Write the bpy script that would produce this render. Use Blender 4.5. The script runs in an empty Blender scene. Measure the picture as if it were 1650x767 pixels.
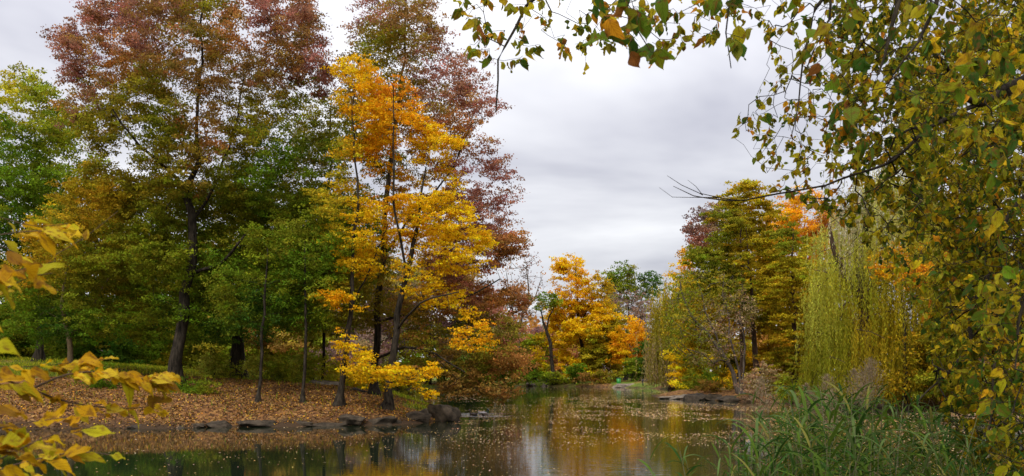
import bpy, math
import numpy as np

# ------------------------------------------------------------------ camera, world, sun, exposure
sc = bpy.context.scene
R = math.radians
F, U0, V0, CZ = 1429.0, 825.0, 598.0, 2.5       # focal length and horizon of the photograph, eye height above water
cam_d = bpy.data.cameras.new("camera")
cam = bpy.data.objects.new("camera", cam_d)
sc.collection.objects.link(cam)
cam.location = (0, 0, CZ)
cam.rotation_euler = (R(90), 0, 0)
cam_d.sensor_width = 36
cam_d.lens = 36 * F / 1650
cam_d.shift_y = (V0 - 383.5) / 1650
cam_d.clip_start = 0.05
cam_d.clip_end = 6000
cam_d.dof.use_dof = True
cam_d.dof.focus_distance = 45
cam_d.dof.aperture_fstop = 9
sc.camera = cam

SUN_EL, SUN_AZ = 48, 205      # soft light from behind the camera, a little left
world = bpy.data.worlds.new("World")
sc.world = world
world.use_nodes = True
wn, wl = world.node_tree.nodes, world.node_tree.links
wn.clear()
def N(nodes, typ, **kw):
    n = nodes.new(typ)
    for k, v in kw.items():
        if k.startswith('i_'):
            key = k[2:]
            n.inputs[int(key) if key.isdigit() else key.replace('_', ' ')].default_value = v
        else:
            setattr(n, k, v)
    return n
out = N(wn, 'ShaderNodeOutputWorld')
bg = N(wn, 'ShaderNodeBackground', i_Strength=0.1)
sky = N(wn, 'ShaderNodeTexSky', sky_type='NISHITA', sun_disc=False, sun_elevation=R(SUN_EL), sun_rotation=R(SUN_AZ))
tc = N(wn, 'ShaderNodeTexCoord')
sep = N(wn, 'ShaderNodeSeparateXYZ')
wl.new(tc.outputs['Generated'], sep.inputs[0])
zc = N(wn, 'ShaderNodeMath', operation='MAXIMUM', i_1=0.0); wl.new(sep.outputs['Z'], zc.inputs[0])
za = N(wn, 'ShaderNodeMath', operation='ADD', i_1=0.16); wl.new(zc.outputs[0], za.inputs[0])
dx = N(wn, 'ShaderNodeMath', operation='DIVIDE'); wl.new(sep.outputs['X'], dx.inputs[0]); wl.new(za.outputs[0], dx.inputs[1])
dy = N(wn, 'ShaderNodeMath', operation='DIVIDE'); wl.new(sep.outputs['Y'], dy.inputs[0]); wl.new(za.outputs[0], dy.inputs[1])
cmb = N(wn, 'ShaderNodeCombineXYZ'); wl.new(dx.outputs[0], cmb.inputs[0]); wl.new(dy.outputs[0], cmb.inputs[1])
cn = N(wn, 'ShaderNodeTexNoise', i_Scale=0.9, i_Detail=5.0, i_Roughness=0.5, i_Distortion=0.3)
wl.new(cmb.outputs[0], cn.inputs['Vector'])
cr = N(wn, 'ShaderNodeValToRGB')
cr.color_ramp.elements[0].position = 0.38; cr.color_ramp.elements[0].color = (0.42, 0.42, 0.475, 1)
cr.color_ramp.elements[1].position = 0.62; cr.color_ramp.elements[1].color = (0.78, 0.78, 0.80, 1)
wl.new(cn.outputs['Fac'], cr.inputs[0])
# an overcast sky is about three times brighter at the zenith than at the horizon
zz = N(wn, 'ShaderNodeMath', operation='MULTIPLY'); wl.new(zc.outputs[0], zz.inputs[0]); wl.new(zc.outputs[0], zz.inputs[1])
lum = N(wn, 'ShaderNodeMath', operation='MULTIPLY_ADD', i_1=3.0, i_2=0.81); wl.new(zz.outputs[0], lum.inputs[0])
lum2 = N(wn, 'ShaderNodeMath', operation='MULTIPLY', i_1=10.0); wl.new(lum.outputs[0], lum2.inputs[0])
vm = N(wn, 'ShaderNodeVectorMath', operation='SCALE'); wl.new(cr.outputs[0], vm.inputs[0]); wl.new(lum2.outputs[0], vm.inputs['Scale'])
mx = N(wn, 'ShaderNodeMix', data_type='RGBA'); mx.inputs[0].default_value = 0.92
wl.new(sky.outputs[0], mx.inputs[6]); wl.new(vm.outputs[0], mx.inputs[7])
wl.new(mx.outputs[2], bg.inputs[0]); wl.new(bg.outputs[0], out.inputs[0])

sun_d = bpy.data.lights.new("sun", 'SUN')
sun_d.energy = 1.5; sun_d.angle = R(14); sun_d.color = (1.0, 0.96, 0.9)
sun = bpy.data.objects.new("sun", sun_d); sc.collection.objects.link(sun)
sun.rotation_euler = (R(90 - SUN_EL), 0, R(180 - SUN_AZ))
sc.view_settings.view_transform = 'Standard'
sc.view_settings.look = 'None'
sc.view_settings.exposure = 0.55
sc.view_settings.gamma = 1
sc.render.engine = 'CYCLES'
sc.cycles.use_denoising = True
sc.cycles.max_bounces = 8
sc.cycles.diffuse_bounces = 5
sc.cycles.glossy_bounces = 3
sc.cycles.transmission_bounces = 5
sc.cycles.caustics_reflective = False
sc.cycles.caustics_refractive = False

# ------------------------------------------------------------------ helpers
rng = np.random.default_rng(11)
COL = sc.collection
def P(u, v, Y):
    return np.array([(u - U0) / F * Y, Y, CZ + (V0 - v) / F * Y])

_perm = np.random.default_rng(3).random(4096)
def _h(ix, iy, iz):
    return _perm[(ix * 73856093 ^ iy * 19349663 ^ iz * 83492791) & 4095]
def vnoise(p, s=1.0):
    p = np.asarray(p, float) * s + 1000.0
    i = np.floor(p).astype(np.int64); f = p - i; f = f * f * (3 - 2 * f)
    x, y, z = i[..., 0], i[..., 1], i[..., 2]
    r = 0
    for a in (0, 1):
        for b in (0, 1):
            for c in (0, 1):
                w = (f[..., 0] if a else 1 - f[..., 0]) * (f[..., 1] if b else 1 - f[..., 1]) * (f[..., 2] if c else 1 - f[..., 2])
                r = r + w * _h(x + a, y + b, z + c)
    return r
def norm(a):
    return a / (np.linalg.norm(a, axis=-1, keepdims=True) + 1e-9)

def mk(name, verts, loops, sizes, mat, parent=None, tint=None, smooth=False, extra=None, loc=None):
    """one mesh object from flat arrays; verts are world coordinates, loc becomes the object's origin"""
    verts = np.asarray(verts, np.float32).reshape(-1, 3)
    loops = np.asarray(loops, np.int32).ravel(); sizes = np.asarray(sizes, np.int32).ravel()
    m = bpy.data.meshes.new(name)
    if loc is not None: verts = verts - np.asarray(loc, np.float32)
    m.vertices.add(len(verts)); m.vertices.foreach_set('co', verts.ravel())
    m.loops.add(len(loops)); m.loops.foreach_set('vertex_index', loops)
    m.polygons.add(len(sizes)); m.polygons.foreach_set('loop_start', np.concatenate([[0], np.cumsum(sizes)[:-1]]).astype(np.int32))
    if smooth: m.polygons.foreach_set('use_smooth', np.ones(len(sizes), bool))
    m.update(calc_edges=True)
    if tint is not None:
        t = np.ones((len(verts), 4), np.float32); t[:, :3] = tint
        m.attributes.new('tint', 'FLOAT_COLOR', 'POINT').data.foreach_set('color', t.ravel())
    if extra is not None:
        m.attributes.new('leafpos', 'FLOAT_VECTOR', 'POINT').data.foreach_set('vector', np.asarray(extra, np.float32).ravel())
    m.materials.append(mat)
    o = bpy.data.objects.new(name, m); COL.objects.link(o)
    if parent is not None:
        o.parent = parent
    elif loc is not None:
        o.location = loc
    return o
def quads(n):
    return np.arange(4 * n), np.full(n, 4)
def tag(o, label=None, cat=None, group=None, kind=None):
    if label: o['label'] = label
    if cat: o['category'] = cat
    if group: o['group'] = group
    if kind: o['kind'] = kind
    return o
def empty(name, loc):
    o = bpy.data.objects.new(name, None); COL.objects.link(o); o.location = loc; o.empty_display_size = 0.3
    return o

# ------------------------------------------------------------------ materials
def new_mat(name):
    m = bpy.data.materials.new(name); m.use_nodes = True
    n, l = m.node_tree.nodes, m.node_tree.links
    n.clear()
    return m, n, l, N(n, 'ShaderNodeOutputMaterial')
def leaf_mat(name, trans=0.42, rough=0.7, veins=False, spec=0.03):
    m, n, l, o = new_mat(name)
    a = N(n, 'ShaderNodeAttribute', attribute_name='tint')
    colsock = a.outputs['Color']
    pr = N(n, 'ShaderNodeBsdfPrincipled', i_Roughness=rough)
    pr.inputs['Specular IOR Level'].default_value = spec
    if veins:
        lp = N(n, 'ShaderNodeAttribute', attribute_name='leafpos')
        s = N(n, 'ShaderNodeSeparateXYZ'); l.new(lp.outputs['Vector'], s.inputs[0])
        ab = N(n, 'ShaderNodeMath', operation='ABSOLUTE'); l.new(s.outputs['X'], ab.inputs[0])
        ma = N(n, 'ShaderNodeMath', operation='MULTIPLY_ADD', i_1=-0.9); l.new(ab.outputs[0], ma.inputs[0]); l.new(s.outputs['Y'], ma.inputs[2])
        mm = N(n, 'ShaderNodeMath', operation='MULTIPLY', i_1=48.0); l.new(ma.outputs[0], mm.inputs[0])
        sn = N(n, 'ShaderNodeMath', operation='SINE'); l.new(mm.outputs[0], sn.inputs[0])
        vr = N(n, 'ShaderNodeMapRange', i_1=0.75, i_2=1.0, i_3=0.0, i_4=1.0); l.new(sn.outputs[0], vr.inputs[0])
        mid = N(n, 'ShaderNodeMapRange', i_1=0.0, i_2=0.035, i_3=1.0, i_4=0.0); l.new(ab.outputs[0], mid.inputs[0])
        vv = N(n, 'ShaderNodeMath', operation='MAXIMUM'); l.new(vr.outputs[0], vv.inputs[0]); l.new(mid.outputs[0], vv.inputs[1])
        vs = N(n, 'ShaderNodeMath', operation='MULTIPLY', i_1=0.7); l.new(vv.outputs[0], vs.inputs[0])
        dk = N(n, 'ShaderNodeMix', data_type='RGBA', blend_type='MULTIPLY'); dk.inputs[7].default_value = (0.5, 0.36, 0.25, 1)
        l.new(vs.outputs[0], dk.inputs[0]); l.new(colsock, dk.inputs[6])
        # brown blotches of a dying leaf, each leaf with its own
        tcn = N(n, 'ShaderNodeTexNoise', i_Scale=3.0, i_Detail=3.0); l.new(lp.outputs['Vector'], tcn.inputs['Vector'])
        br = N(n, 'ShaderNodeMapRange', i_1=0.52, i_2=0.66); l.new(tcn.outputs['Fac'], br.inputs[0])
        b2 = N(n, 'ShaderNodeMath', operation='MULTIPLY', i_1=0.75); l.new(br.outputs[0], b2.inputs[0])
        bm = N(n, 'ShaderNodeMix', data_type='RGBA'); bm.inputs[7].default_value = (0.16, 0.06, 0.015, 1)
        l.new(b2.outputs[0], bm.inputs[0]); l.new(dk.outputs[2], bm.inputs[6])
        colsock = bm.outputs[2]
        bp = N(n, 'ShaderNodeBump', i_Strength=0.35, i_Distance=0.002); l.new(vv.outputs[0], bp.inputs['Height']); l.new(bp.outputs[0], pr.inputs['Normal'])
    l.new(colsock, pr.inputs['Base Color'])
    tr = N(n, 'ShaderNodeBsdfTranslucent')
    l.new(colsock, tr.inputs['Color'])
    ms = N(n, 'ShaderNodeMixShader', i_0=trans)
    l.new(pr.outputs[0], ms.inputs[1]); l.new(tr.outputs[0], ms.inputs[2]); l.new(ms.outputs[0], o.inputs[0])
    return m
LEAF = leaf_mat('leaf')
NEARLEAF = leaf_mat('near_leaf', trans=0.48, rough=0.6, veins=True, spec=0.06)
DRYLEAF = leaf_mat('dry_leaf', trans=0.05, rough=0.8)

def bark_mat(name, c1, c2, scale=6.0):
    m, n, l, o = new_mat(name)
    g = N(n, 'ShaderNodeNewGeometry')
    mp = N(n, 'ShaderNodeMapping'); mp.inputs['Scale'].default_value = (scale, scale, scale * 0.22)
    l.new(g.outputs['Position'], mp.inputs[0])
    t = N(n, 'ShaderNodeTexNoise', i_Scale=1.0, i_Detail=6.0, i_Roughness=0.65); l.new(mp.outputs[0], t.inputs['Vector'])
    r = N(n, 'ShaderNodeValToRGB'); r.color_ramp.elements[0].position = 0.35; r.color_ramp.elements[1].position = 0.68
    r.color_ramp.elements[0].color = (*c1, 1); r.color_ramp.elements[1].color = (*c2, 1)
    l.new(t.outputs['Fac'], r.inputs[0])
    p = N(n, 'ShaderNodeBsdfPrincipled', i_Roughness=0.95); p.inputs['Specular IOR Level'].default_value = 0.08; l.new(r.outputs[0], p.inputs['Base Color'])
    b = N(n, 'ShaderNodeBump', i_Strength=0.9, i_Distance=0.04); l.new(t.outputs['Fac'], b.inputs['Height']); l.new(b.outputs[0], p.inputs['Normal'])
    l.new(p.outputs[0], o.inputs[0])
    return m
BARK = bark_mat('bark_dark', (0.006, 0.005, 0.004), (0.06, 0.047, 0.032), 9.0)
BARKG = bark_mat('bark_grey', (0.05, 0.04, 0.03), (0.17, 0.135, 0.105))
BARKB = bark_mat('bark_brown', (0.03, 0.018, 0.012), (0.11, 0.07, 0.045))
TWIG = bark_mat('twig_pale', (0.10, 0.07, 0.04), (0.22, 0.16, 0.09), 30)

def rock_mat(name='rock', c1=(0.025, 0.022, 0.02), c2=(0.15, 0.125, 0.105)):
    m, n, l, o = new_mat(name)
    g = N(n, 'ShaderNodeNewGeometry')
    t = N(n, 'ShaderNodeTexNoise', i_Scale=2.2, i_Detail=8.0, i_Roughness=0.7); l.new(g.outputs['Position'], t.inputs['Vector'])
    r = N(n, 'ShaderNodeValToRGB'); r.color_ramp.elements[0].position = 0.32; r.color_ramp.elements[1].position = 0.72
    r.color_ramp.elements[0].color = (*c1, 1); r.color_ramp.elements[1].color = (*c2, 1)
    l.new(t.outputs['Fac'], r.inputs[0])
    p = N(n, 'ShaderNodeBsdfPrincipled', i_Roughness=0.85); p.inputs['Specular IOR Level'].default_value = 0.15; l.new(r.outputs[0], p.inputs['Base Color'])
    b = N(n, 'ShaderNodeBump', i_Strength=0.8, i_Distance=0.08); l.new(t.outputs['Fac'], b.inputs['Height']); l.new(b.outputs[0], p.inputs['Normal'])
    l.new(p.outputs[0], o.inputs[0])
    return m
ROCK = rock_mat('rock', (0.010, 0.008, 0.005), (0.085, 0.062, 0.04))
ROCKP = rock_mat('rock_pale', (0.05, 0.04, 0.03), (0.28, 0.22, 0.16))
def flat_mat(name, c, rough=0.6):
    m, n, l, o = new_mat(name)
    g = N(n, 'ShaderNodeNewGeometry')
    t = N(n, 'ShaderNodeTexNoise', i_Scale=14.0, i_Detail=3.0); l.new(g.outputs['Position'], t.inputs['Vector'])
    h = N(n, 'ShaderNodeHueSaturation'); h.inputs['Color'].default_value = (*c, 1)
    mr = N(n, 'ShaderNodeMapRange', i_1=0.3, i_2=0.7, i_3=0.8, i_4=1.2); l.new(t.outputs['Fac'], mr.inputs[0]); l.new(mr.outputs[0], h.inputs['Value'])
    p = N(n, 'ShaderNodeBsdfPrincipled', i_Roughness=rough); l.new(h.outputs[0], p.inputs['Base Color']); l.new(p.outputs[0], o.inputs[0])
    return m

# ------------------------------------------------------------------ ground and water
POND = np.array([(-70, 36.5), (-21.9, 38.0), (-18.3, 38.9), (-15.1, 38.7), (-12.6, 39.7), (-9.7, 40.0), (-7.5, 40.7), (-5.4, 41.5), (-3.9, 43.4),
    (-3.05, 46.5), (-3.6, 53), (-5.9, 62.7), (-8.7, 71.4), (-12.8, 85), (-17.3, 105), (-17, 119), (-12, 128), (-6.1, 134.8), (-2.5, 143), (3, 146.5),
    (7.6, 145), (12, 141), (15.8, 136), (20, 127), (23, 112), (19.5, 103), (14.7, 91), (13.6, 85), (15, 79), (18.2, 73), (20.9, 69.5), (24, 63), (28, 57), (70, 50),
    (70, 14), (14, 8), (8, 6.4), (4, 5.2), (0, 4.5), (-6, 4.2), (-20, 6), (-70, 9)], float)
def sdist(x, y, poly=POND):
    """distance to the polygon edge, negative inside it"""
    p = np.stack([x, y], -1); d = np.full(x.shape, 1e9); ins = np.zeros(x.shape, bool)
    n = len(poly)
    for i in range(n):
        a, b = poly[i], poly[(i + 1) % n]
        e = b - a; w = p - a
        t = np.clip((w @ e) / (e @ e), 0, 1)
        d = np.minimum(d, np.hypot(*np.moveaxis(w - t[..., None] * e, -1, 0)))
        c = ((a[1] > y) != (b[1] > y)) & (x < (b[0] - a[0]) * (y - a[1]) / (b[1] - a[1] + 1e-12) + a[0])
        ins ^= c
    return np.where(ins, -d, d)
def sm(a, b, x):
    t = np.clip((x - a) / (b - a), 0, 1); return t * t * (3 - 2 * t)
def ground_z(x, y):
    x = np.asarray(x, float); y = np.asarray(y, float)
    d = sdist(x, y)
    q = np.stack([x, y, x * 0], -1)
    d = d + (vnoise(q, 0.5) - 0.5) * 1.0 * sm(20, 30, y)
    left = sm(8, -8, x) * sm(25, 36, y) * sm(95, 70, y)
    near = sm(22, 12, y)
    A = 0.9 + 1.15 * left + 0.45 * near * (1 - left)
    h = A * (1 - np.exp(-np.maximum(d, 0) / (2.5 + 2.5 * left)))
    h = h + 0.05 * np.clip(d - 8, 0, 40) * left * sm(-17, -27, x)
    h = h + np.maximum(d - 5, 0).clip(0, 120) * 0.009 * (1 - near)
    h = h + (vnoise(q, 0.9) - 0.5) * 0.16 * sm(0, 2, d) + (vnoise(q, 3.0) - 0.5) * 0.05 * sm(0, 1, d)
    return np.where(d > 0, h + 0.03, np.maximum(-1.2, d * 0.5))
def gz(x, y):
    return float(ground_z(np.array([x]), np.array([y]))[0])

def axis(parts):
    return np.unique(np.concatenate([np.arange(*p) for p in parts]).round(3))
gx = axis([(-3000, -200, 200), (-200, -40, 8), (-40, -24, 1), (-24, 0, 0.35), (0, 30, 0.8), (30, 60, 3), (60, 200, 10), (200, 3001, 200)])
gy = axis([(-300, -20, 40), (-20, 0, 4), (0, 12, 0.6), (12, 36, 2), (36, 56, 0.35), (56, 160, 1.6), (160, 300, 12), (300, 4001, 300)])
GX, GY = np.meshgrid(gx, gy)
GZ = ground_z(GX, GY)
nx, ny = len(gx), len(gy)
ii = (np.arange(ny - 1)[:, None] * nx + np.arange(nx - 1)[None]).ravel()
lp = np.stack([ii, ii + 1, ii + 1 + nx, ii + nx], -1)
# grassiness of the ground: leaf litter under the trees of the point, grass elsewhere
def grassy(x, y):
    q = np.stack([x, y, x * 0], -1)
    n = vnoise(q, 0.35)
    pen = sm(2, -2, x) * sm(30, 36, y) * sm(56, 50, y)
    u = x / np.maximum(y, 1) * F + U0
    meadow = sm(230, 120, u) * sm(44, 50, y)
    oak = np.exp(-(((x + 16.2) / 2.4) ** 2 + ((y - 44.2) / 1.4) ** 2)) + np.exp(-(((x + 4.6) / 1.5) ** 2 + ((y - 46.5) / 1.5) ** 2)) * 1.3
    g = (1 - pen) * (0.28 - 0.2 * sm(8, 14, x) * sm(110, 95, y) + 0.6 * n) + pen * np.clip(meadow * 0.9 + oak + (n - 0.75) * 0.8, 0, 1)
    return np.clip(g, 0, 1)
g = grassy(GX, GY)
wet = sm(1.0, 0.0, sdist(GX, GY))
tint = np.stack([g.ravel(), wet.ravel(), 0 * g.ravel()], -1)
m, n, l, o = new_mat('ground')
at = N(n, 'ShaderNodeAttribute', attribute_name='tint'); s = N(n, 'ShaderNodeSeparateColor'); l.new(at.outputs['Color'], s.inputs[0])
ge = N(n, 'ShaderNodeNewGeometry')
vo = N(n, 'ShaderNodeTexVoronoi', i_Scale=7.0); l.new(ge.outputs['Position'], vo.inputs['Vector'])
vs_ = N(n, 'ShaderNodeSeparateColor'); l.new(vo.outputs['Color'], vs_.inputs[0])
lr = N(n, 'ShaderNodeValToRGB')
for k, (p_, c_) in enumerate([(0.0, (0.035, 0.018, 0.01)), (0.35, (0.12, 0.055, 0.022)), (0.6, (0.17, 0.08, 0.028)), (0.85, (0.22, 0.11, 0.035)), (1.0, (0.32, 0.18, 0.06))]):
    e = lr.color_ramp.elements[k] if k < 2 else lr.color_ramp.elements.new(p_)
    e.position = p_; e.color = (*c_, 1)
l.new(vs_.outputs[0], lr.inputs[0])
ng = N(n, 'ShaderNodeTexNoise', i_Scale=1.3, i_Detail=8.0, i_Roughness=0.7); l.new(ge.outputs['Position'], ng.inputs['Vector'])
gr = N(n, 'ShaderNodeValToRGB'); gr.color_ramp.elements[0].color = (0.035, 0.075, 0.012, 1); gr.color_ramp.elements[1].color = (0.17, 0.19, 0.025, 1)
gr.color_ramp.elements[0].position = 0.35; gr.color_ramp.elements[1].position = 0.7
l.new(ng.outputs['Fac'], gr.inputs[0])
na = N(n, 'ShaderNodeMath', operation='ADD'); l.new(s.outputs[0], na.inputs[0]); l.new(ng.outputs['Fac'], na.inputs[1])
nr = N(n, 'ShaderNodeMapRange', i_1=0.9, i_2=1.15); l.new(na.outputs[0], nr.inputs[0])
mg = N(n, 'ShaderNodeMix', data_type='RGBA'); l.new(nr.outputs[0], mg.inputs[0]); l.new(lr.outputs[0], mg.inputs[6]); l.new(gr.outputs[0], mg.inputs[7])
mw = N(n, 'ShaderNodeMix', data_type='RGBA'); l.new(s.outputs[1], mw.inputs[0]); l.new(mg.outputs[2], mw.inputs[6]); mw.inputs[7].default_value = (0.045, 0.028, 0.016, 1)
pp = N(n, 'ShaderNodeBsdfPrincipled', i_Roughness=0.95); pp.inputs['Specular IOR Level'].default_value = 0.05; l.new(mw.outputs[2], pp.inputs['Base Color'])
bb = N(n, 'ShaderNodeBump', i_Strength=0.8, i_Distance=0.05); l.new(vo.outputs['Distance'], bb.inputs['Height']); l.new(bb.outputs[0], pp.inputs['Normal'])
l.new(pp.outputs[0], o.inputs[0])
tag(mk('ground', np.stack([GX.ravel(), GY.ravel(), GZ.ravel()], -1), lp, np.full(len(lp), 4), m, tint=tint, smooth=True), kind='structure')

m, n, l, o = new_mat('water')
ge = N(n, 'ShaderNodeNewGeometry')
mp = N(n, 'ShaderNodeMapping'); mp.inputs['Scale'].default_value = (0.45, 2.6, 1); l.new(ge.outputs['Position'], mp.inputs[0])
t1 = N(n, 'ShaderNodeTexNoise', i_Scale=1.4, i_Detail=4.0, i_Roughness=0.55); l.new(mp.outputs[0], t1.inputs['Vector'])
t2 = N(n, 'ShaderNodeTexNoise', i_Scale=0.06, i_Detail=2.0); l.new(ge.outputs['Position'], t2.inputs['Vector'])
mr = N(n, 'ShaderNodeMapRange', i_1=0.4, i_2=0.62, i_3=0.25, i_4=1.0); l.new(t2.outputs['Fac'], mr.inputs[0])
sx = N(n, 'ShaderNodeSeparateXYZ'); l.new(ge.outputs['Position'], sx.inputs[0])
xr = N(n, 'ShaderNodeMapRange', i_1=-5.0, i_2=0.5, i_3=0.3, i_4=1.1); l.new(sx.outputs['X'], xr.inputs[0])
h0 = N(n, 'ShaderNodeMath', operation='MULTIPLY'); l.new(mr.outputs[0], h0.inputs[0]); l.new(xr.outputs[0], h0.inputs[1])
h1 = N(n, 'ShaderNodeMath', operation='MULTIPLY'); l.new(t1.outputs['Fac'], h1.inputs[0]); l.new(h0.outputs[0], h1.inputs[1])
# rings spreading from the ducks
DUCK = (-2.3, 50.6)
dv = N(n, 'ShaderNodeVectorMath', operation='DISTANCE'); l.new(ge.outputs['Position'], dv.inputs[0]); dv.inputs[1].default_value = (DUCK[0], DUCK[1], 0)
df = N(n, 'ShaderNodeMath', operation='MULTIPLY', i_1=9.0); l.new(dv.outputs['Value'], df.inputs[0])
ds = N(n, 'ShaderNodeMath', operation='SINE'); l.new(df.outputs[0], ds.inputs[0])
dm = N(n, 'ShaderNodeMapRange', i_1=0.5, i_2=3.2, i_3=5.0, i_4=0.0); l.new(dv.outputs['Value'], dm.inputs[0])
dd = N(n, 'ShaderNodeMath', operation='MULTIPLY'); l.new(ds.outputs[0], dd.inputs[0]); l.new(dm.outputs[0], dd.inputs[1])
ha = N(n, 'ShaderNodeMath', operation='ADD'); l.new(h1.outputs[0], ha.inputs[0]); l.new(dd.outputs[0], ha.inputs[1])
bb = N(n, 'ShaderNodeBump', i_Strength=0.2, i_Distance=0.03); l.new(ha.outputs[0], bb.inputs['Height'])
pp = N(n, 'ShaderNodeBsdfPrincipled', i_Roughness=0.03, i_IOR=1.45); pp.inputs['Base Color'].default_value = (0.008, 0.013, 0.006, 1)
pp.inputs['Specular IOR Level'].default_value = 0.75
l.new(bb.outputs[0], pp.inputs['Normal']); l.new(pp.outputs[0], o.inputs[0])
wv = [(-90, -2, 0), (90, -2, 0), (90, 170, 0), (-90, 170, 0)]
tag(mk('water', wv, [0, 1, 2, 3], [4], m), kind='structure')

# ------------------------------------------------------------------ plants
C = dict(maroon=(0.33, 0.14, 0.095), rust=(0.40, 0.18, 0.04), brown=(0.26, 0.14, 0.03), olive=(0.24, 0.20, 0.012), green=(0.11, 0.18, 0.010),
         dgreen=(0.055, 0.115, 0.012), lgreen=(0.23, 0.25, 0.014), yellow=(0.76, 0.46, 0.010), gold=(0.74, 0.36, 0.008), orange=(0.70, 0.27, 0.015),
         ygreen=(0.40, 0.35, 0.02), pink=(0.42, 0.17, 0.09), mauve=(0.21, 0.13, 0.11), wil=(0.40, 0.39, 0.05), oliveg=(0.18, 0.19, 0.012), cyp=(0.38, 0.28, 0.012), tan=(0.36, 0.24, 0.13),
         ochre=(0.38, 0.25, 0.012), pale=(0.42, 0.36, 0.2))

def spline(pts, step):
    """Catmull-Rom through rows of numbers, about one point every step metres"""
    p = np.asarray(pts, float)
    if len(p) < 2: return p
    q = np.vstack([2 * p[0] - p[1], p, 2 * p[-1] - p[-2]])
    o = []
    for i in range(1, len(q) - 2):
        k = max(1, int(np.linalg.norm(q[i + 1, :3] - q[i, :3]) / step))
        for t in np.arange(k) / k:
            a, b, c, d = q[i - 1], q[i], q[i + 1], q[i + 2]
            o.append(0.5 * (2 * b + (c - a) * t + (2 * a - 5 * b + 4 * c - d) * t * t + (3 * b - a - 3 * c + d) * t ** 3))
    o.append(p[-1])
    return np.array(o)
def frames(pts):
    t = norm(np.gradient(pts, axis=0))
    ref = np.where(np.abs(t[:, 2:3]) > 0.9, np.array([[1.0, 0, 0]]), np.array([[0, 0, 1.0]]))
    if abs(np.mean(t[:, 2])) > 0.6: ref = np.tile([[1.0, 0, 0]], (len(t), 1))
    a = norm(np.cross(t, ref)); b = np.cross(t, a)
    return t, a, b
def tube(pts, rad, sides=8, rough=0.0):
    pts = np.asarray(pts); t, a, b = frames(pts)
    th = np.arange(sides) / sides * 2 * np.pi
    ring = np.cos(th)[None, :, None] * a[:, None] + np.sin(th)[None, :, None] * b[:, None]
    rr = np.asarray(rad)[:, None] * np.ones(sides)
    if rough:
        rr = rr * (1 + rough * (vnoise(pts[:, None] * np.array([1, 1, .5]) + ring * 2, 1.7) - 0.5) * 2)
    v = (pts[:, None] + ring * rr[..., None]).reshape(-1, 3)
    n = len(pts); i = np.arange(n - 1)[:, None] * sides; j = np.arange(sides)[None]; k = (j + 1) % sides
    q = np.stack([i + j, i + k, i + k + sides, i + j + sides], -1).reshape(-1, 4)
    return v, q
def join(parts):
    V, Q, n = [], [], 0
    for v, q in parts:
        V.append(v); Q.append(q + n); n += len(v)
    return np.vstack(V), np.vstack(Q)
def inside(u, v, poly):
    r = np.zeros(u.shape, bool); n = len(poly)
    for i in range(n):
        a, b = poly[i], poly[(i + 1) % n]
        r ^= ((a[1] > v) != (b[1] > v)) & (u < (b[0] - a[0]) * (v - a[1]) / (b[1] - a[1] + 1e-12) + a[0])
    return r
def area(poly):
    p = np.asarray(poly, float); q = np.roll(p, -1, 0)
    return abs((p[:, 0] * q[:, 1] - q[:, 0] * p[:, 1]).sum()) / 2
def sample_volume(poly, Y, Rm, n, gap=0.0, gs=0.35):
    """n points of the rounded body whose outline is poly at distance Y and whose half depth is at most Rm metres"""
    poly = np.asarray(poly, float); lo, hi = poly.min(0), poly.max(0)
    res = []
    got = 0
    while got < n:
        u, v = rng.uniform(lo[0], hi[0], 4000), rng.uniform(lo[1], hi[1], 4000)
        k = inside(u, v, poly); u, v = u[k], v[k]
        e = -sdist(u, v, poly) * Y / F
        d = np.where(e < Rm, np.sqrt(np.maximum(e * (2 * Rm - e), 0.02)), Rm)
        s = rng.uniform(-1, 1, len(u)); s = np.sign(s) * np.abs(s) ** 0.7
        yy = Y + s * d
        p = np.stack([(u - U0) / F * yy, yy, CZ + (V0 - v) / F * yy], -1)
        if gap > 0:
            k = vnoise(p, gs * 42 / Y) > gap + 0.08 * rng.standard_normal(len(p)); p, u, v = p[k], u[k], v[k]
        res.append(np.column_stack([p, u, v])); got += len(p)
    return np.vstack(res)[:n]
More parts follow.
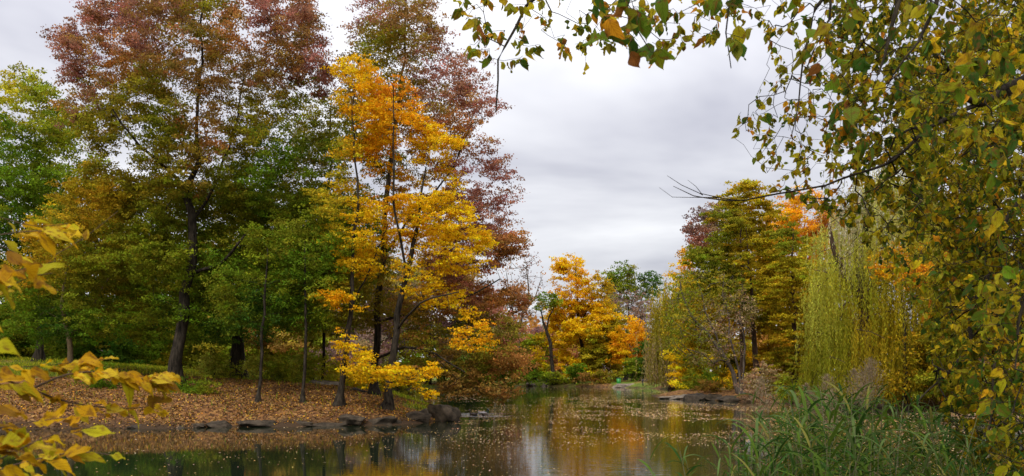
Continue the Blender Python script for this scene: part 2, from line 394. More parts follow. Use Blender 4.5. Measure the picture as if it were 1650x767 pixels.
def grow(trunks, T, up, w, seg, clear, r0, sag=0.1):
    """skeleton that reaches every target: nodes, parents, radii; trunks = list of (n,4) arrays of point + radius"""
    pos, par, trad = [], [], []
    for k, t in enumerate(trunks):
        if k == 0 or t[0, 3] > 0.9 * trunks[0][0, 3] and np.linalg.norm(t[0, :2] - trunks[0][0, :2]) > 0.01 and t[0, 2] < trunks[0][0, 2] + 0.6:
            last = -1
        else:
            last = int(np.argmin(np.linalg.norm(np.array(pos) - t[0, :3], axis=1)))
        for p in t:
            pos.append(p[:3]); par.append(last); trad.append(p[3]); last = len(pos) - 1
    nt = len(pos)
    base = np.array(pos)
    d0 = np.min(np.linalg.norm(T[:, None, :3] - base[None, ::3], axis=-1), axis=1)
    cap = nt + int((d0.sum() / seg) * 1.2) + len(T) * 6 + 100
    A = np.zeros((cap, 3)); A[:nt] = base; n = nt
    ok = np.ones(cap, bool); ok[:nt] = base[:, 2] >= clear
    for i in np.argsort(d0 + 0.05 * rng.random(len(T))):
        p = T[i, :3]
        dlt = p - A[:n]; h = np.hypot(dlt[:, 0], dlt[:, 1])
        c = np.sqrt(h * h + dlt[:, 2] ** 2) + w * np.abs(dlt[:, 2] - up * h) + (~ok[:n]) * 1e3
        j = int(np.argmin(c)); a = A[j]; L = np.linalg.norm(p - a)
        k = int(min(max(1, round(L / seg)), 40))
        if n + k >= cap: break
        ctl = (a + p) / 2 + rng.normal(0, 0.08, 3) * L + np.array([0, 0, sag * L])
        last = j
        for t in (np.arange(k) + 1) / k:
            q = (1 - t) ** 2 * a + 2 * t * (1 - t) * ctl + t * t * p
            if t < 1: q = q + rng.normal(0, 0.04 * seg, 3)
            A[n] = q; par.append(last); last = n; n += 1
    par = np.array(par); ex = 2.2
    acc = np.zeros(n)
    for i in range(n - 1, nt - 1, -1):
        if acc[i] == 0: acc[i] = r0 ** ex
        if par[i] >= 0: acc[par[i]] += acc[i]
    rad = acc ** (1 / ex)
    rad[:nt] = np.array(trad)
    for i in range(nt, n):
        rad[i] = min(rad[i], rad[par[i]] * (0.7 if par[i] < nt else 1.0))
    return A[:n], par[:n], rad, nt
def seg_mesh(A, par, rad, nt, sides=4):
    i = np.arange(nt, len(A)); a, b = A[par[i]], A[i]
    t = norm(b - a); ref = np.where(np.abs(t[:, 2:3]) > 0.9, [[1.0, 0, 0]], [[0, 0, 1.0]])
    x = norm(np.cross(t, ref)); y = np.cross(t, x)
    th = np.arange(sides) / sides * 2 * np.pi
    ring = np.cos(th)[None, :, None] * x[:, None] + np.sin(th)[None, :, None] * y[:, None]
    ra = np.where(par[i] < nt, rad[i] * 1.1, rad[par[i]]); ra = np.minimum(ra, rad[i] * 1.6)
    v = np.concatenate([a[:, None] - t[:, None] * ra[:, None, None] * 0.3 + ring * ra[:, None, None], b[:, None] + ring * rad[i][:, None, None]], 1).reshape(-1, 3)
    j = np.arange(sides); k = (j + 1) % sides
    q = (np.arange(len(i))[:, None, None] * 2 * sides + np.stack([j, k, k + sides, j + sides], -1)[None]).reshape(-1, 4)
    return v, q
def leaf_quads(c, L, W, upb=0.6, axis=None):
    n = len(c)
    nn = norm(rng.normal(size=(n, 3)) + np.array([0, 0, upb]))
    if axis is None:
        a = norm(np.cross(nn, rng.normal(size=(n, 3))))
    else:
        a = axis; nn = norm(nn - (nn * a).sum(-1, keepdims=True) * a)
    b = np.cross(nn, a)
    L = (L * rng.uniform(0.6, 1.35, n))[:, None]; W = (W * rng.uniform(0.6, 1.3, n))[:, None]
    k = rng.uniform(-0.2, 0.2, (n, 1)) * L
    return np.stack([c - a * L / 2, c + b * W / 2 + a * k, c + a * L / 2, c - b * W / 2 - a * k], 1).reshape(-1, 3)
def jitter(col, amt=0.22):
    n = len(col)
    v = np.exp(rng.normal(0, amt, (n, 1))); h = np.exp(rng.normal(0, amt * 0.35, (n, 3)))
    return np.clip(col * v * h, 0.003, 0.85)
def pick_color(uv, anchors, sharp=3.0):
    a = np.array([[x, y] for x, y, _ in anchors], float); cc = np.array([C[k] for _, _, k in anchors])
    d = np.linalg.norm(uv[:, None] - a[None], axis=-1) + 6
    w = d ** -sharp; w = w * rng.gamma(0.9, 1, w.shape); w /= w.sum(1, keepdims=True)
    w = w ** 1.6; w /= w.sum(1, keepdims=True)
    return w @ cc

def tree(name, label, cat, Y, trunks, regions, colors, px=4.2, up=0.35, w=0.5, seg=None, clear=0.25, flat=0.85, r0=None, bark=BARK, csize=20,
         group=None, upb=0.6, sag=0.06, sides=4, wl=0.62, crown_name='crown', roots=True, per=None, stretch=1.0, jit=0.22, root_z=None):
    """trunks: lists of (u, v, radius[, dY]); regions: (polygon, coverage, half depth, gap) in photo pixels at distance Y (dY shifts it)"""
    seg = seg or 0.013 * Y
    s = Y / F; px = px * PXM
    tr = []
    for k, t in enumerate(trunks):
        q = np.array([[*P(a[0], a[1], Y + (a[3] if len(a) > 3 else 0)), a[2]] for a in t])
        if k == 0 or (t[0][1] > trunks[0][0][1] - 12 and roots):
            z = gz(q[0, 0], q[0, 1]) if root_z is None else root_z
            q[0, 2] = z - 0.15
            if len(q) > 1 and q[1, 2] < z + 0.4: q[1, 2] = z + 0.4
        t_ = spline(q, seg)
        if len(t_) > 3:
            wg = np.stack([vnoise(t_[:, :3] + 31 * k + o_, 1.1 * 45 / Y) for o_ in (0, 77)], -1) - 0.5
            wg = wg - wg[0]; t_[:, 0] += wg[:, 0] * 0.32 * Y / 45; t_[:, 1] += wg[:, 1] * 0.32 * Y / 45
        tr.append(t_)
    base = tr[0][0, :3].copy(); base[2] += 0.15
    root = empty(name, base); tag(root, label, cat, group)
    wood = []
    for k, t in enumerate(tr):
        r = t[:, 3].copy()
        if k == 0 or t[0, 2] < base[2] + 0.3:
            hh = t[:, 2] - t[0, 2]
            r = r * (1 + 1.3 * np.exp(-hh / (1.6 * max(r[0], .05))))
        wood.append(tube(t[:, :3], np.maximum(r, 0.006) * TR, 10, 0.12))
    T, UV = [], []
    CC = []
    for reg in regions:
        poly, cov, Rm, gap = reg[:4]; dY = reg[4] if len(reg) > 4 else 0
        cs = reg[5] if len(reg) > 5 else csize
        nc = max(5, int(area(poly) / (cs * cs) * 1.6))
        S = sample_volume(poly, Y + dY, Rm, nc, gap)
        nl = int(area(poly) * cov * DENS / (px * px * wl * 0.42) / nc) + 1
        T.append(S[:, :3]); UV.append(S[:, 3:]); CC.append(np.column_stack([np.full(nc, nl), np.full(nc, cs)]))
    T, UV, CC = np.vstack(T), np.vstack(UV), np.vstack(CC)
    ct = max(t[:, 2].max() for t in tr)
    A, par, rad, nt = grow(tr, T, up, w, seg, base[2] + clear * (ct - base[2]), r0 or 0.0045 * Y / 45, sag)
    wood.append(seg_mesh(A, par, rad, nt, sides)); v, q = join(wood)
    mk('trunk', v, q, np.full(len(q), 4), bark, root, smooth=True, loc=base)
    # leaves: clusters > sprays > leaves
    if colors:
        col = pick_color(UV, colors)
        cs_m = CC[:, 1] * s
        nsp = 7
        n = np.maximum(CC[:, 0].astype(int) // nsp, 1)
        rep = np.repeat(np.arange(len(T)), nsp)
        sc_ = T[rep] + rng.normal(0, 1, (len(rep), 3)) * np.array([1, 1, flat]) * (cs_m[rep] * 0.55)[:, None]
        scol = jitter(col[rep], jit)
        rep2 = np.repeat(np.arange(len(rep)), n[rep])
        lc = sc_[rep2] + rng.normal(0, 1, (len(rep2), 3)) * np.array([1.1, 1.1, flat * 0.6]) * (cs_m[rep][rep2] * 0.24)[:, None]
        keep = lc[:, 2] > ground_z(lc[:, 0], lc[:, 1]) + 0.03
        lc = lc[keep]; rep2 = rep2[keep]
        lcol = jitter(scol[rep2], 0.16)
        V = leaf_quads(lc, px * s * stretch, px * s * wl, upb)
        mk(crown_name, V, *quads(len(lc)), LEAF, root, tint=np.repeat(lcol, 4, 0), loc=base)
    return root

def willow(name, label, Y, trunks, poly, Rm, nstr, colors, bottom=None, px=3.2, bark=BARKB, lmin=0.2):
    tr = []
    for k, t in enumerate(trunks):
        q = np.array([[*P(a[0], a[1], Y + (a[3] if len(a) > 3 else 0)), a[2]] for a in t])
        if k == 0: q[0, 2] = gz(q[0, 0], q[0, 1]) - 0.15
        tr.append(spline(q, 0.8))
    base = tr[0][0, :3].copy(); base[2] += 0.15
    root = empty(name, base); tag(root, label, 'willow')
    wood = [tube(t[:, :3], t[:, 3] * (1 + (0.8 * np.exp(-(t[:, 2] - t[0, 2]) / 0.6) if k == 0 else 0)), 10, 0.12) for k, t in enumerate(tr)]
    S = sample_volume(poly, Y, Rm, nstr // 9 + 1)
    S = np.repeat(S, 9, 0)[:nstr]; S[:, :3] += rng.normal(0, 1, (nstr, 3)) * np.array([.4, .4, .35]) * Y / 62
    poly = np.asarray(poly, float)
    # strands start in the upper part of the body
    A, par, rad, nt = grow(tr, S[::9], 0.6, 0.4, 1.0, base[2] + 2.5, 0.02, 0.12)
    wood.append(seg_mesh(A, par, rad, nt)); v, q = join(wood); mk('trunk', v, q, np.full(len(q), 4), bark, root, smooth=True, loc=base)
    V, K, TV = [], [], []
    zbot = CZ + (V0 - poly[:, 1].max()) / F * Y
    col = pick_color(S[:, 3:], colors); col = np.repeat(col[::9], 9, 0)[:nstr] * 0.6 + col * 0.4
    s = Y / F
    for i in range(nstr):
        p = S[i, :3].copy(); L = rng.uniform(lmin, 1) * 5.5 * s / 0.045 * (0.55 + 0.9 * vnoise(p * 0.5))
        L = min(L, p[2] - max(zbot, gz(p[0], p[1]) + 0.1) - rng.uniform(0, 0.8))
        if L < 0.6: continue
        k = int(L / (0.075 * s / 0.045)); t = np.linspace(0, 1, k)
        sway = rng.normal(0, 0.25, 2); c = np.zeros((k, 3)); ph = rng.uniform(0, 6)
        c[:, 0] = p[0] + sway[0] * np.sqrt(t) + 0.05 * np.sin(t * 7 + ph); c[:, 1] = p[1] + sway[1] * np.sqrt(t); c[:, 2] = p[2] - L * t
        c += rng.normal(0, 0.05 * s / 0.045, c.shape)
        V.append(c); K.append(np.repeat(col[i][None], k, 0) * np.exp(rng.normal(0, 0.2)))
    V, K = np.vstack(V), np.vstack(K)
    ax = norm(np.array([0, 0, -1.0]) + rng.normal(0, 0.35, V.shape))
    q = leaf_quads(V, px * 1.5 * s, px * 0.36 * s, 0.0, axis=ax)
    mk('crown', q, *quads(len(V)), LEAF, root, tint=np.repeat(jitter(K, 0.15), 4, 0), loc=base)
    return root

DENS, PXM, TR = 4.0, 1.02, 0.8
# ================================================================== trees of the point on the left
tree('oak_tree', 'tallest oak at the left, forked black trunk, crown maroon at the top and green below', 'tree', 46,
     [[(283, 622, .38), (291, 540, .35), (300, 470, .32), (312, 400, .29), (312, 345, .27), (303, 314, .2), (320, 262, .15), (318, 200, .11), (324, 120, .08), (326, 10, .05), (330, -60, .03)],
      [(304, 318, .15), (288, 293, .13), (262, 265, .10, -1), (225, 235, .08, -2), (180, 175, .05, -3)],
      [(311, 440, .12), (350, 425, .10, -1), (380, 395, .08, -2), (395, 372, .05, -2)],
      [(314, 350, .12), (345, 300, .09, 1.5), (375, 220, .07, 2.5), (395, 110, .04, 3)]],
     [([(88, 62), (112, 130), (96, 165), (135, 220), (160, 330), (220, 360), (330, 370), (450, 350), (545, 330), (540, 230), (515, 170), (535, 110), (515, 40), (470, -60), (300, -110), (170, -70), (150, 20), (120, 40)], 1.3, 5.5, 0.30, 2.4),
      ([(85, 330), (95, 480), (150, 535), (250, 520), (330, 560), (430, 530), (520, 510), (560, 440), (545, 350), (450, 320), (300, 300), (160, 270), (110, 280)], 1.3, 5.0, 0.30, 3.0)],
     [(260, 0, 'brown'), (380, 60, 'rust'), (340, 10, 'olive'), (470, 90, 'brown'), (300, -40, 'maroon'), (420, 30, 'maroon'), (500, 110, 'maroon'), (120, 120, 'maroon'), (220, 40, 'maroon'), (180, 110, 'rust'), (330, 110, 'brown'), (160, 210, 'olive'), (200, 160, 'olive'), (260, 200, 'oliveg'), (330, 180, 'brown'), (390, 220, 'olive'), (420, 170, 'olive'), (450, 240, 'green'), (480, 190, 'oliveg'), (290, 250, 'olive'),
      (230, 300, 'olive'), (150, 340, 'ochre'), (340, 240, 'rust'), (360, 280, 'oliveg'), (270, 340, 'oliveg'), (400, 300, 'green'), (380, 330, 'oliveg'), (330, 400, 'lgreen'), (420, 440, 'lgreen'), (270, 470, 'lgreen'), (350, 420, 'green'), (240, 440, 'oliveg'), (470, 420, 'green'), (420, 490, 'dgreen'), (300, 500, 'green'), (150, 470, 'oliveg'), (200, 400, 'lgreen'), (180, 500, 'green'), (520, 400, 'oliveg')],
     clear=0.22, flat=0.8)
tree('oak_tree', 'tall oak behind the yellow trees, maroon leaves thinning towards the open sky', 'tree', 49,
     [[(603, 652, .27), (608, 560, .24), (617, 430, .21), (628, 300, .17), (645, 180, .12), (655, 80, .07), (658, 0, .03)],
      [(620, 410, .10), (660, 350, .08, 1), (720, 280, .06, 2), (760, 200, .04, 2)],
      [(610, 520, .10), (680, 500, .08, -1), (750, 480, .06, -2), (810, 450, .04, -2)],
      [(606, 580, .10), (650, 560, .08, -3), (700, 570, .06, -4), (750, 600, .04, -4)]],
     [([(548, 95), (575, 30), (600, -15), (690, -12), (722, 60), (770, 100), (788, 150), (812, 190), (798, 240), (820, 310), (812, 365), (740, 380), (640, 360), (570, 300), (560, 180)], 0.95, 4.5, 0.36, 1),
      ([(690, 370), (800, 365), (862, 382), (835, 410), (800, 425), (835, 470), (850, 500), (800, 520), (740, 500), (700, 460)], 1.5, 3.5, 0.28),
      ([(560, 300), (600, 330), (640, 420), (620, 520), (560, 540), (520, 460), (520, 350)], 0.8, 3, 0.36),
      ([(640, 490), (720, 480), (800, 500), (850, 570), (830, 600), (770, 590), (690, 590), (650, 560)], 1.1, 3.0, 0.32, -2),
      ([(690, 585), (760, 590), (830, 630), (820, 645), (770, 640), (730, 652), (700, 625)], 0.8, 1.5, 0.3, -2.5, 13)],
     [(600, 20, 'maroon'), (650, 40, 'brown'), (590, 100, 'olive'), (700, 120, 'maroon'), (780, 170, 'maroon'), (760, 280, 'maroon'), (800, 330, 'maroon'), (560, 130, 'brown'), (620, 60, 'olive'), (740, 220, 'rust'), (640, 150, 'olive'), (600, 250, 'oliveg'), (560, 380, 'green'), (580, 480, 'olive'),
      (840, 390, 'rust'), (760, 430, 'maroon'), (720, 480, 'rust'), (760, 470, 'pink'), (800, 480, 'rust'), (830, 585, 'rust'), (770, 540, 'oliveg'), (700, 540, 'olive'), (740, 630, 'brown'), (690, 350, 'brown')],
     clear=0.2, up=0.2, px=3.9, flat=0.75)
tree('maple_tree', 'orange-yellow maple leaning right from the twin trunks by the water', 'tree', 43.5,
     [[(623, 656, .25), (632, 590, .22), (640, 530, .20), (652, 460, .17), (668, 390, .13), (682, 330, .08), (690, 270, .05)],
      [(641, 530, .08), (668, 500, .07, -1), (700, 480, .05, -2), (745, 470, .03, -2)],
      [(628, 610, .07), (650, 600, .05, -1.5), (690, 605, .03, -2)],
      [(655, 440, .08), (640, 330, .07, -1), (638, 220, .05, -1), (640, 140, .03, -1)]],
     [([(602, 135), (640, 115), (668, 160), (690, 195), (742, 225), (752, 275), (740, 300), (785, 375), (790, 395), (730, 400), (690, 380), (640, 400), (600, 330), (590, 230)], 1.05, 3.5, 0.30, 1.4, 15),
      ([(640, 410), (700, 385), (780, 400), (770, 440), (700, 440), (740, 470), (775, 505), (740, 515), (690, 490), (640, 470)], 0.75, 2.5, 0.38, 0.5, 15),
      ([(605, 595), (640, 585), (690, 590), (716, 602), (690, 614), (650, 618), (608, 612)], 1.3, 1.3, 0.2, -2, 13),
      ([(665, 622), (700, 628), (712, 642), (690, 640)], 0.9, 0.6, 0.2, -2, 9),
      ([(730, 530), (780, 520), (800, 560), (770, 570), (735, 560)], 0.7, 1.2, 0.2, -2, 12)],
     [(640, 140, 'orange'), (620, 220, 'gold'), (660, 200, 'gold'), (700, 250, 'yellow'), (740, 300, 'yellow'), (620, 330, 'gold'), (680, 330, 'yellow'), (770, 390, 'yellow'), (700, 440, 'yellow'), (660, 600, 'yellow'), (740, 500, 'yellow'), (770, 545, 'gold')],
     clear=0.12, flat=0.55, up=0.3, px=4.2, jit=0.15)
tree('maple_tree', 'slender yellow maple on the curved trunk left of the twin trunks', 'tree', 43,
     [[(546, 657, .22), (556, 610, .18), (562, 560, .16), (565, 510, .14), (572, 450, .12), (570, 400, .10), (580, 330, .08), (575, 240, .05), (572, 140, .03)],
      [(566, 500, .06), (590, 450, .05, 1), (610, 400, .04, 1), (625, 360, .02, 1)]],
     [([(535, 108), (568, 86), (606, 110), (618, 160), (620, 240), (560, 200)], 1.0, 2.4, 0.3, 1, 15),
      ([(500, 310), (560, 290), (610, 330), (625, 400), (610, 440), (560, 450), (530, 400)], 0.85, 2.5, 0.34, 1, 15),
      ([(508, 472), (545, 470), (578, 490), (570, 502), (530, 488)], 1.2, 1.0, 0.2, -1, 11),
      ([(545, 530), (600, 560), (612, 610), (640, 630), (590, 625), (550, 590)], 0.7, 1.4, 0.3, -1, 14),
      ([(540, 230), (600, 230), (605, 330), (540, 320)], 0.75, 2, 0.35, 1)],
     [(570, 100, 'yellow'), (600, 140, 'gold'), (540, 260, 'ygreen'), (590, 260, 'gold'), (560, 340, 'yellow'), (600, 400, 'yellow'), (530, 480, 'gold'), (580, 580, 'yellow'), (620, 620, 'yellow'), (520, 350, 'ygreen')],
     clear=0.12, flat=0.55, up=0.3, px=4.2, jit=0.15)
tree('young_tree', 'young tree with a straight thin black trunk nearest the tall oak', 'tree', 43,
     [[(415, 650, .11), (419, 590, .09), (423, 530, .08), (428, 460, .06), (430, 400, .03)]],
     [([(345, 400), (400, 370), (480, 400), (500, 470), (480, 530), (430, 545), (370, 530), (340, 470)], 0.9, 2.4, 0.34, 1)],
     [(380, 420, 'green'), (420, 400, 'lgreen'), (450, 430, 'green'), (400, 500, 'dgreen'), (460, 510, 'dgreen'), (360, 470, 'oliveg')])
tree('young_tree', 'young tree with a thin black trunk left of the curved yellow maple', 'tree', 43,
     [[(488, 648, .11), (491, 600, .09), (492, 530, .08), (490, 460, .06), (492, 390, .03)]],
     [([(440, 380), (500, 330), (560, 380), (575, 450), (555, 510), (500, 530), (440, 510)], 0.8, 2.4, 0.36, 1)],
     [(470, 400, 'oliveg'), (530, 420, 'green'), (500, 500, 'green'), (550, 480, 'ygreen')])
tree('oak_tree', 'stout dark trunked oak standing behind the thin young trunks', 'tree', 56,
     [[(378, 606, .55), (382, 560, .45), (385, 500, .38), (390, 400, .25), (392, 320, .1)]],
     [([(180, 420), (280, 330), (420, 290), (540, 330), (590, 430), (570, 520), (460, 545), (330, 545), (200, 540), (140, 500)], 1.1, 4, 0.3)],
     [(250, 450, 'green'), (330, 430, 'lgreen'), (400, 450, 'green'), (520, 450, 'oliveg'), (300, 530, 'dgreen'), (480, 540, 'olive'), (200, 500, 'olive')], px=4.6)
tree('maple_tree', 'green maple at the left edge with yellowing top', 'tree', 64,
     [[(62, 585, .3), (66, 500, .25), (60, 400, .2), (58, 300, .13), (60, 200, .06)], [(61, 400, .12), (35, 340, .1), (5, 280, .06)], [(64, 420, .12), (90, 340, .1), (110, 260, .05)]],
     [([(-60, 200), (-10, 145), (30, 122), (62, 128), (88, 160), (118, 185), (145, 240), (185, 300), (230, 350), (200, 440), (60, 450), (-60, 430)], 1.5, 6, 0.27)],
     [(20, 150, 'ygreen'), (60, 150, 'lgreen'), (100, 220, 'lgreen'), (20, 250, 'green'), (70, 330, 'green'), (130, 330, 'lgreen'), (0, 400, 'dgreen'), (130, 400, 'ochre')], px=4.6)
tree('maple_tree', 'low ochre and olive tree with bare pale twigs under the left maple', 'tree', 52,
     [[(120, 600, .2), (112, 540, .18), (100, 470, .13), (110, 410, .06)], [(113, 540, .12), (150, 480, .1), (190, 430, .05)]],
     [([(20, 400), (90, 350), (170, 350), (240, 400), (250, 480), (200, 540), (90, 550), (10, 530)], 1.1, 4, 0.32)],
     [(60, 420, 'ochre'), (120, 400, 'ochre'), (180, 420, 'olive'), (60, 500, 'green'), (150, 500, 'oliveg'), (220, 480, 'olive'), (100, 530, 'dgreen')], bark=TWIG)
tree('broadleaf_tree', 'olive-green tree filling the gap between the tall oak and the yellow maples', 'tree', 55,
     [[(524, 610, .12), (522, 500, .11), (518, 400, .1), (530, 300, .08), (535, 200, .06), (538, 150, .03)], [(519, 420, .12), (480, 350, .09), (455, 280, .05)]],
     [([(440, 300), (480, 190), (530, 130), (575, 160), (610, 230), (620, 340), (620, 430), (560, 480), (450, 460)], 0.75, 4, 0.34)],
     [(480, 240, 'olive'), (540, 170, 'olive'), (560, 250, 'oliveg'), (500, 330, 'green'), (590, 340, 'oliveg'), (560, 420, 'ochre'), (470, 420, 'rust')], flat=0.8)
# woods behind the meadow on the left
for k, (u, vt, vb, hw, Y, cols, lab) in enumerate([
    (-20, 420, 596, 130, 78, [(-20, 450, 'dgreen'), (-20, 560, 'green'), (40, 500, 'olive')], 'dark green bushy tree at the left edge behind the meadow'),
    (140, 400, 596, 120, 84, [(140, 430, 'olive'), (100, 540, 'dgreen'), (180, 520, 'green')], 'olive bushy tree behind the meadow left of the tall oak'),
    (280, 380, 594, 120, 92, [(260, 420, 'green'), (300, 520, 'dgreen'), (240, 560, 'oliveg')], 'dark green tree straight behind the trunk of the tall oak'),
    (420, 360, 596, 120, 96, [(400, 400, 'olive'), (460, 520, 'brown'), (380, 560, 'green')], 'brown and olive tree behind the two young trunks'),
    (560, 390, 604, 110, 104, [(540, 430, 'ygreen'), (600, 520, 'mauve'), (520, 560, 'olive'), (570, 590, 'ygreen')], 'yellow-green tree with mauve twigs behind the curved trunk'),
    (690, 420, 618, 100, 132, [(680, 450, 'brown'), (660, 520, 'mauve'), (720, 540, 'mauve'), (680, 590, 'olive'), (740, 590, 'green')], 'mauve and brown tree on the far bank behind the twin trunks'),
    (780, 490, 616, 60, 138, [(770, 510, 'pink'), (800, 540, 'pink'), (760, 570, 'orange'), (810, 580, 'oliveg'), (780, 600, 'lgreen')], 'pink and orange bushy tree on the far bank right of the drooping oak')]):
    rx, mid = hw, (vt + vb) / 2
    poly = [(u + rx * math.cos(a) * (1 + 0.12 * math.sin(3 * a + k)), mid + (vb - vt) / 2 * math.sin(a) * (1 + 0.08 * math.cos(4 * a + k))) for a in np.linspace(0, 2 * math.pi, 18)[:-1]]
    tree('broadleaf_tree', lab, 'tree', Y, [[(u, vb - 2, .3), (u + 4, vb - 60, .24), (u - 3, mid, .16), (u, vt + 30, .05)]],
         [(poly, 2.2, 7, 0.1)], cols, px=4.8, csize=24)

for k, (u, vt, vb, hw, Y, cols, lab) in enumerate([
    (-40, 505, 606, 90, 74, [(-40, 550, 'dgreen'), (0, 580, 'green')], 'dark thicket at the left edge behind the meadow'),
    (110, 500, 606, 95, 72, [(80, 550, 'oliveg'), (150, 580, 'dgreen'), (110, 520, 'green')], 'green thicket behind the pale twigged low tree'),
    (255, 500, 606, 90, 75, [(230, 560, 'green'), (290, 560, 'oliveg'), (250, 590, 'lgreen'), (290, 590, 'ygreen')], 'dark green thicket behind the base of the tall oak'),
    (395, 495, 608, 90, 73, [(380, 540, 'green'), (430, 560, 'brown'), (380, 590, 'lgreen'), (430, 590, 'ygreen')], 'green and brown thicket behind the stout trunk'),
    (520, 500, 610, 85, 76, [(500, 540, 'oliveg'), (560, 560, 'mauve'), (520, 590, 'ygreen')], 'yellow-green and mauve thicket behind the curved trunk')]):
    poly = [(u - hw, vb), (u - hw * 1.05, vt + 40), (u - hw * .6, vt + 8), (u - hw * .2, vt + 18), (u + hw * .2, vt), (u + hw * .7, vt + 14), (u + hw * 1.05, vt + 45), (u + hw, vb)]
    tree('thicket_shrub', lab, 'shrub', Y, [[(u, vb, .1), (u + 3, vb - 40, .07), (u - 4, vt + 20, .03)]], [(poly, 1.8, 2.5, 0.05)], cols, px=4.8, csize=22, clear=0.05)

# ================================================================== far bank
tree('bare_tree', 'leafless grey-mauve tree rising against the sky right of the tall oak', 'tree', 150,
     [[(833, 606, .38), (836, 550, .34), (842, 510, .26), (852, 470, .17), (850, 430, .08)], [(838, 530, .2), (822, 490, .16), (818, 440, .07)], [(843, 505, .2), (862, 480, .14), (872, 450, .06)]],
     [([(806, 440), (822, 412), (850, 402), (874, 430), (878, 470), (856, 520), (826, 510), (806, 480)], 0.16, 6, 0.1, 0, 9)],
     [(840, 450, 'mauve'), (820, 470, 'rust')], bark=BARKG, r0=0.028, up=0.9, px=3.2)
tree('broadleaf_tree', 'distant russet tree behind the leaning black trunk', 'tree', 185, [[(880, 602, .3), (880, 560, .2), (878, 535, .1)]],
     [([(838, 548), (858, 532), (895, 534), (930, 520), (930, 600), (840, 604)], 1.8, 6, 0.1)], [(870, 530, 'mauve'), (900, 560, 'rust'), (850, 580, 'brown'), (880, 540, 'pink')], px=4, csize=13)
tree('broadleaf_tree', 'round light green tree on the far bank left of the leaning trunk', 'tree', 152, [[(862, 606, .22), (860, 580, .16), (862, 552, .08)]],
     [([(828, 560), (845, 545), (866, 538), (884, 552), (890, 580), (880, 606), (835, 608), (822, 590)], 1.8, 4, 0.1)], [(850, 550, 'lgreen'), (875, 570, 'lgreen'), (840, 590, 'green'), (856, 570, 'yellow')], px=3.6, csize=12)
tree('leaning_tree', 'small tree with a bent black trunk and a flat green tuft', 'tree', 147,
     [[(895, 612, .42), (892, 580, .38), (889, 552, .36), (880, 530, .3), (877, 518, .22), (875, 500, .1)], [(881, 530, .2), (884, 512, .16), (893, 495, .08)]],
     [([(864, 486), (872, 474), (885, 470), (900, 480), (902, 492), (888, 500), (868, 498)], 1.5, 2.2, 0.1, 0, 8)], [(880, 480, 'green'), (895, 490, 'lgreen')], px=3.2, clear=0.7, csize=8)
tree('maple_tree', 'big golden maple in the middle of the far bank', 'tree', 151,
     [[(935, 610, .4), (936, 570, .35), (932, 520, .28), (928, 470, .16), (926, 430, .06)], [(934, 530, .2), (958, 480, .14), (975, 460, .06)]],
     [([(898, 428), (915, 415), (935, 420), (945, 445), (970, 445), (985, 470), (985, 500), (895, 500), (900, 460)], 1.6, 5, 0.30, 0, 11),
      ([(890, 510), (905, 496), (950, 492), (990, 505), (1005, 530), (990, 560), (1000, 600), (960, 612), (895, 612), (892, 590), (900, 570), (885, 540)], 3.2, 6, 0.12, 0, 13)],
     [(920, 430, 'yellow'), (930, 470, 'gold'), (970, 470, 'ochre'), (920, 520, 'yellow'), (960, 520, 'yellow'), (905, 580, 'yellow'), (960, 560, 'ygreen'), (970, 600, 'olive'), (925, 600, 'yellow'), (985, 540, 'olive')], px=3.5, up=0.6, jit=0.15)
tree('broadleaf_tree', 'tall grey-green tree behind the golden maple', 'tree', 176,
     [[(1016, 605, .4), (1016, 540, .3), (1012, 480, .2), (1010, 440, .08)], [(1016, 520, .2), (1038, 470, .12), (1042, 445, .05)]],
     [([(980, 442), (995, 425), (1015, 430), (1024, 448), (1040, 432), (1058, 445), (1060, 465), (1045, 490), (1040, 520), (985, 530), (975, 480)], 1.2, 6, 0.36, 0, 11)],
     [(995, 440, 'green'), (1040, 450, 'dgreen'), (1010, 470, 'oliveg'), (1000, 500, 'mauve'), (985, 430, 'olive')], px=3.6)
tree('bare_tree', 'hazy grey leafless tree behind the orange maple', 'tree', 166, [[(1020, 606, .3), (1022, 550, .22), (1024, 500, .1)], [(1021, 550, .16), (1040, 510, .08)]],
     [([(975, 490), (1000, 470), (1035, 480), (1060, 500), (1062, 600), (1000, 606), (970, 560)], 0.8, 6, 0.1, 0, 12)], [(1000, 490, 'mauve'), (1040, 520, 'mauve'), (1050, 570, 'brown'), (990, 510, 'olive')], bark=BARKG, r0=0.02, up=0.8, px=3)
tree('maple_tree', 'compact bright orange maple right of the golden maple', 'tree', 147, [[(1008, 610, .25), (1010, 580, .2), (1012, 545, .1)]],
     [([(984, 560), (990, 535), (1004, 516), (1022, 515), (1036, 530), (1043, 552), (1036, 580), (1010, 590), (988, 588)], 2.0, 4, 0.1, 0, 11)], [(1000, 530, 'gold'), (1025, 540, 'gold'), (1010, 570, 'yellow'), (1030, 570, 'orange')], px=3.5, jit=0.15)
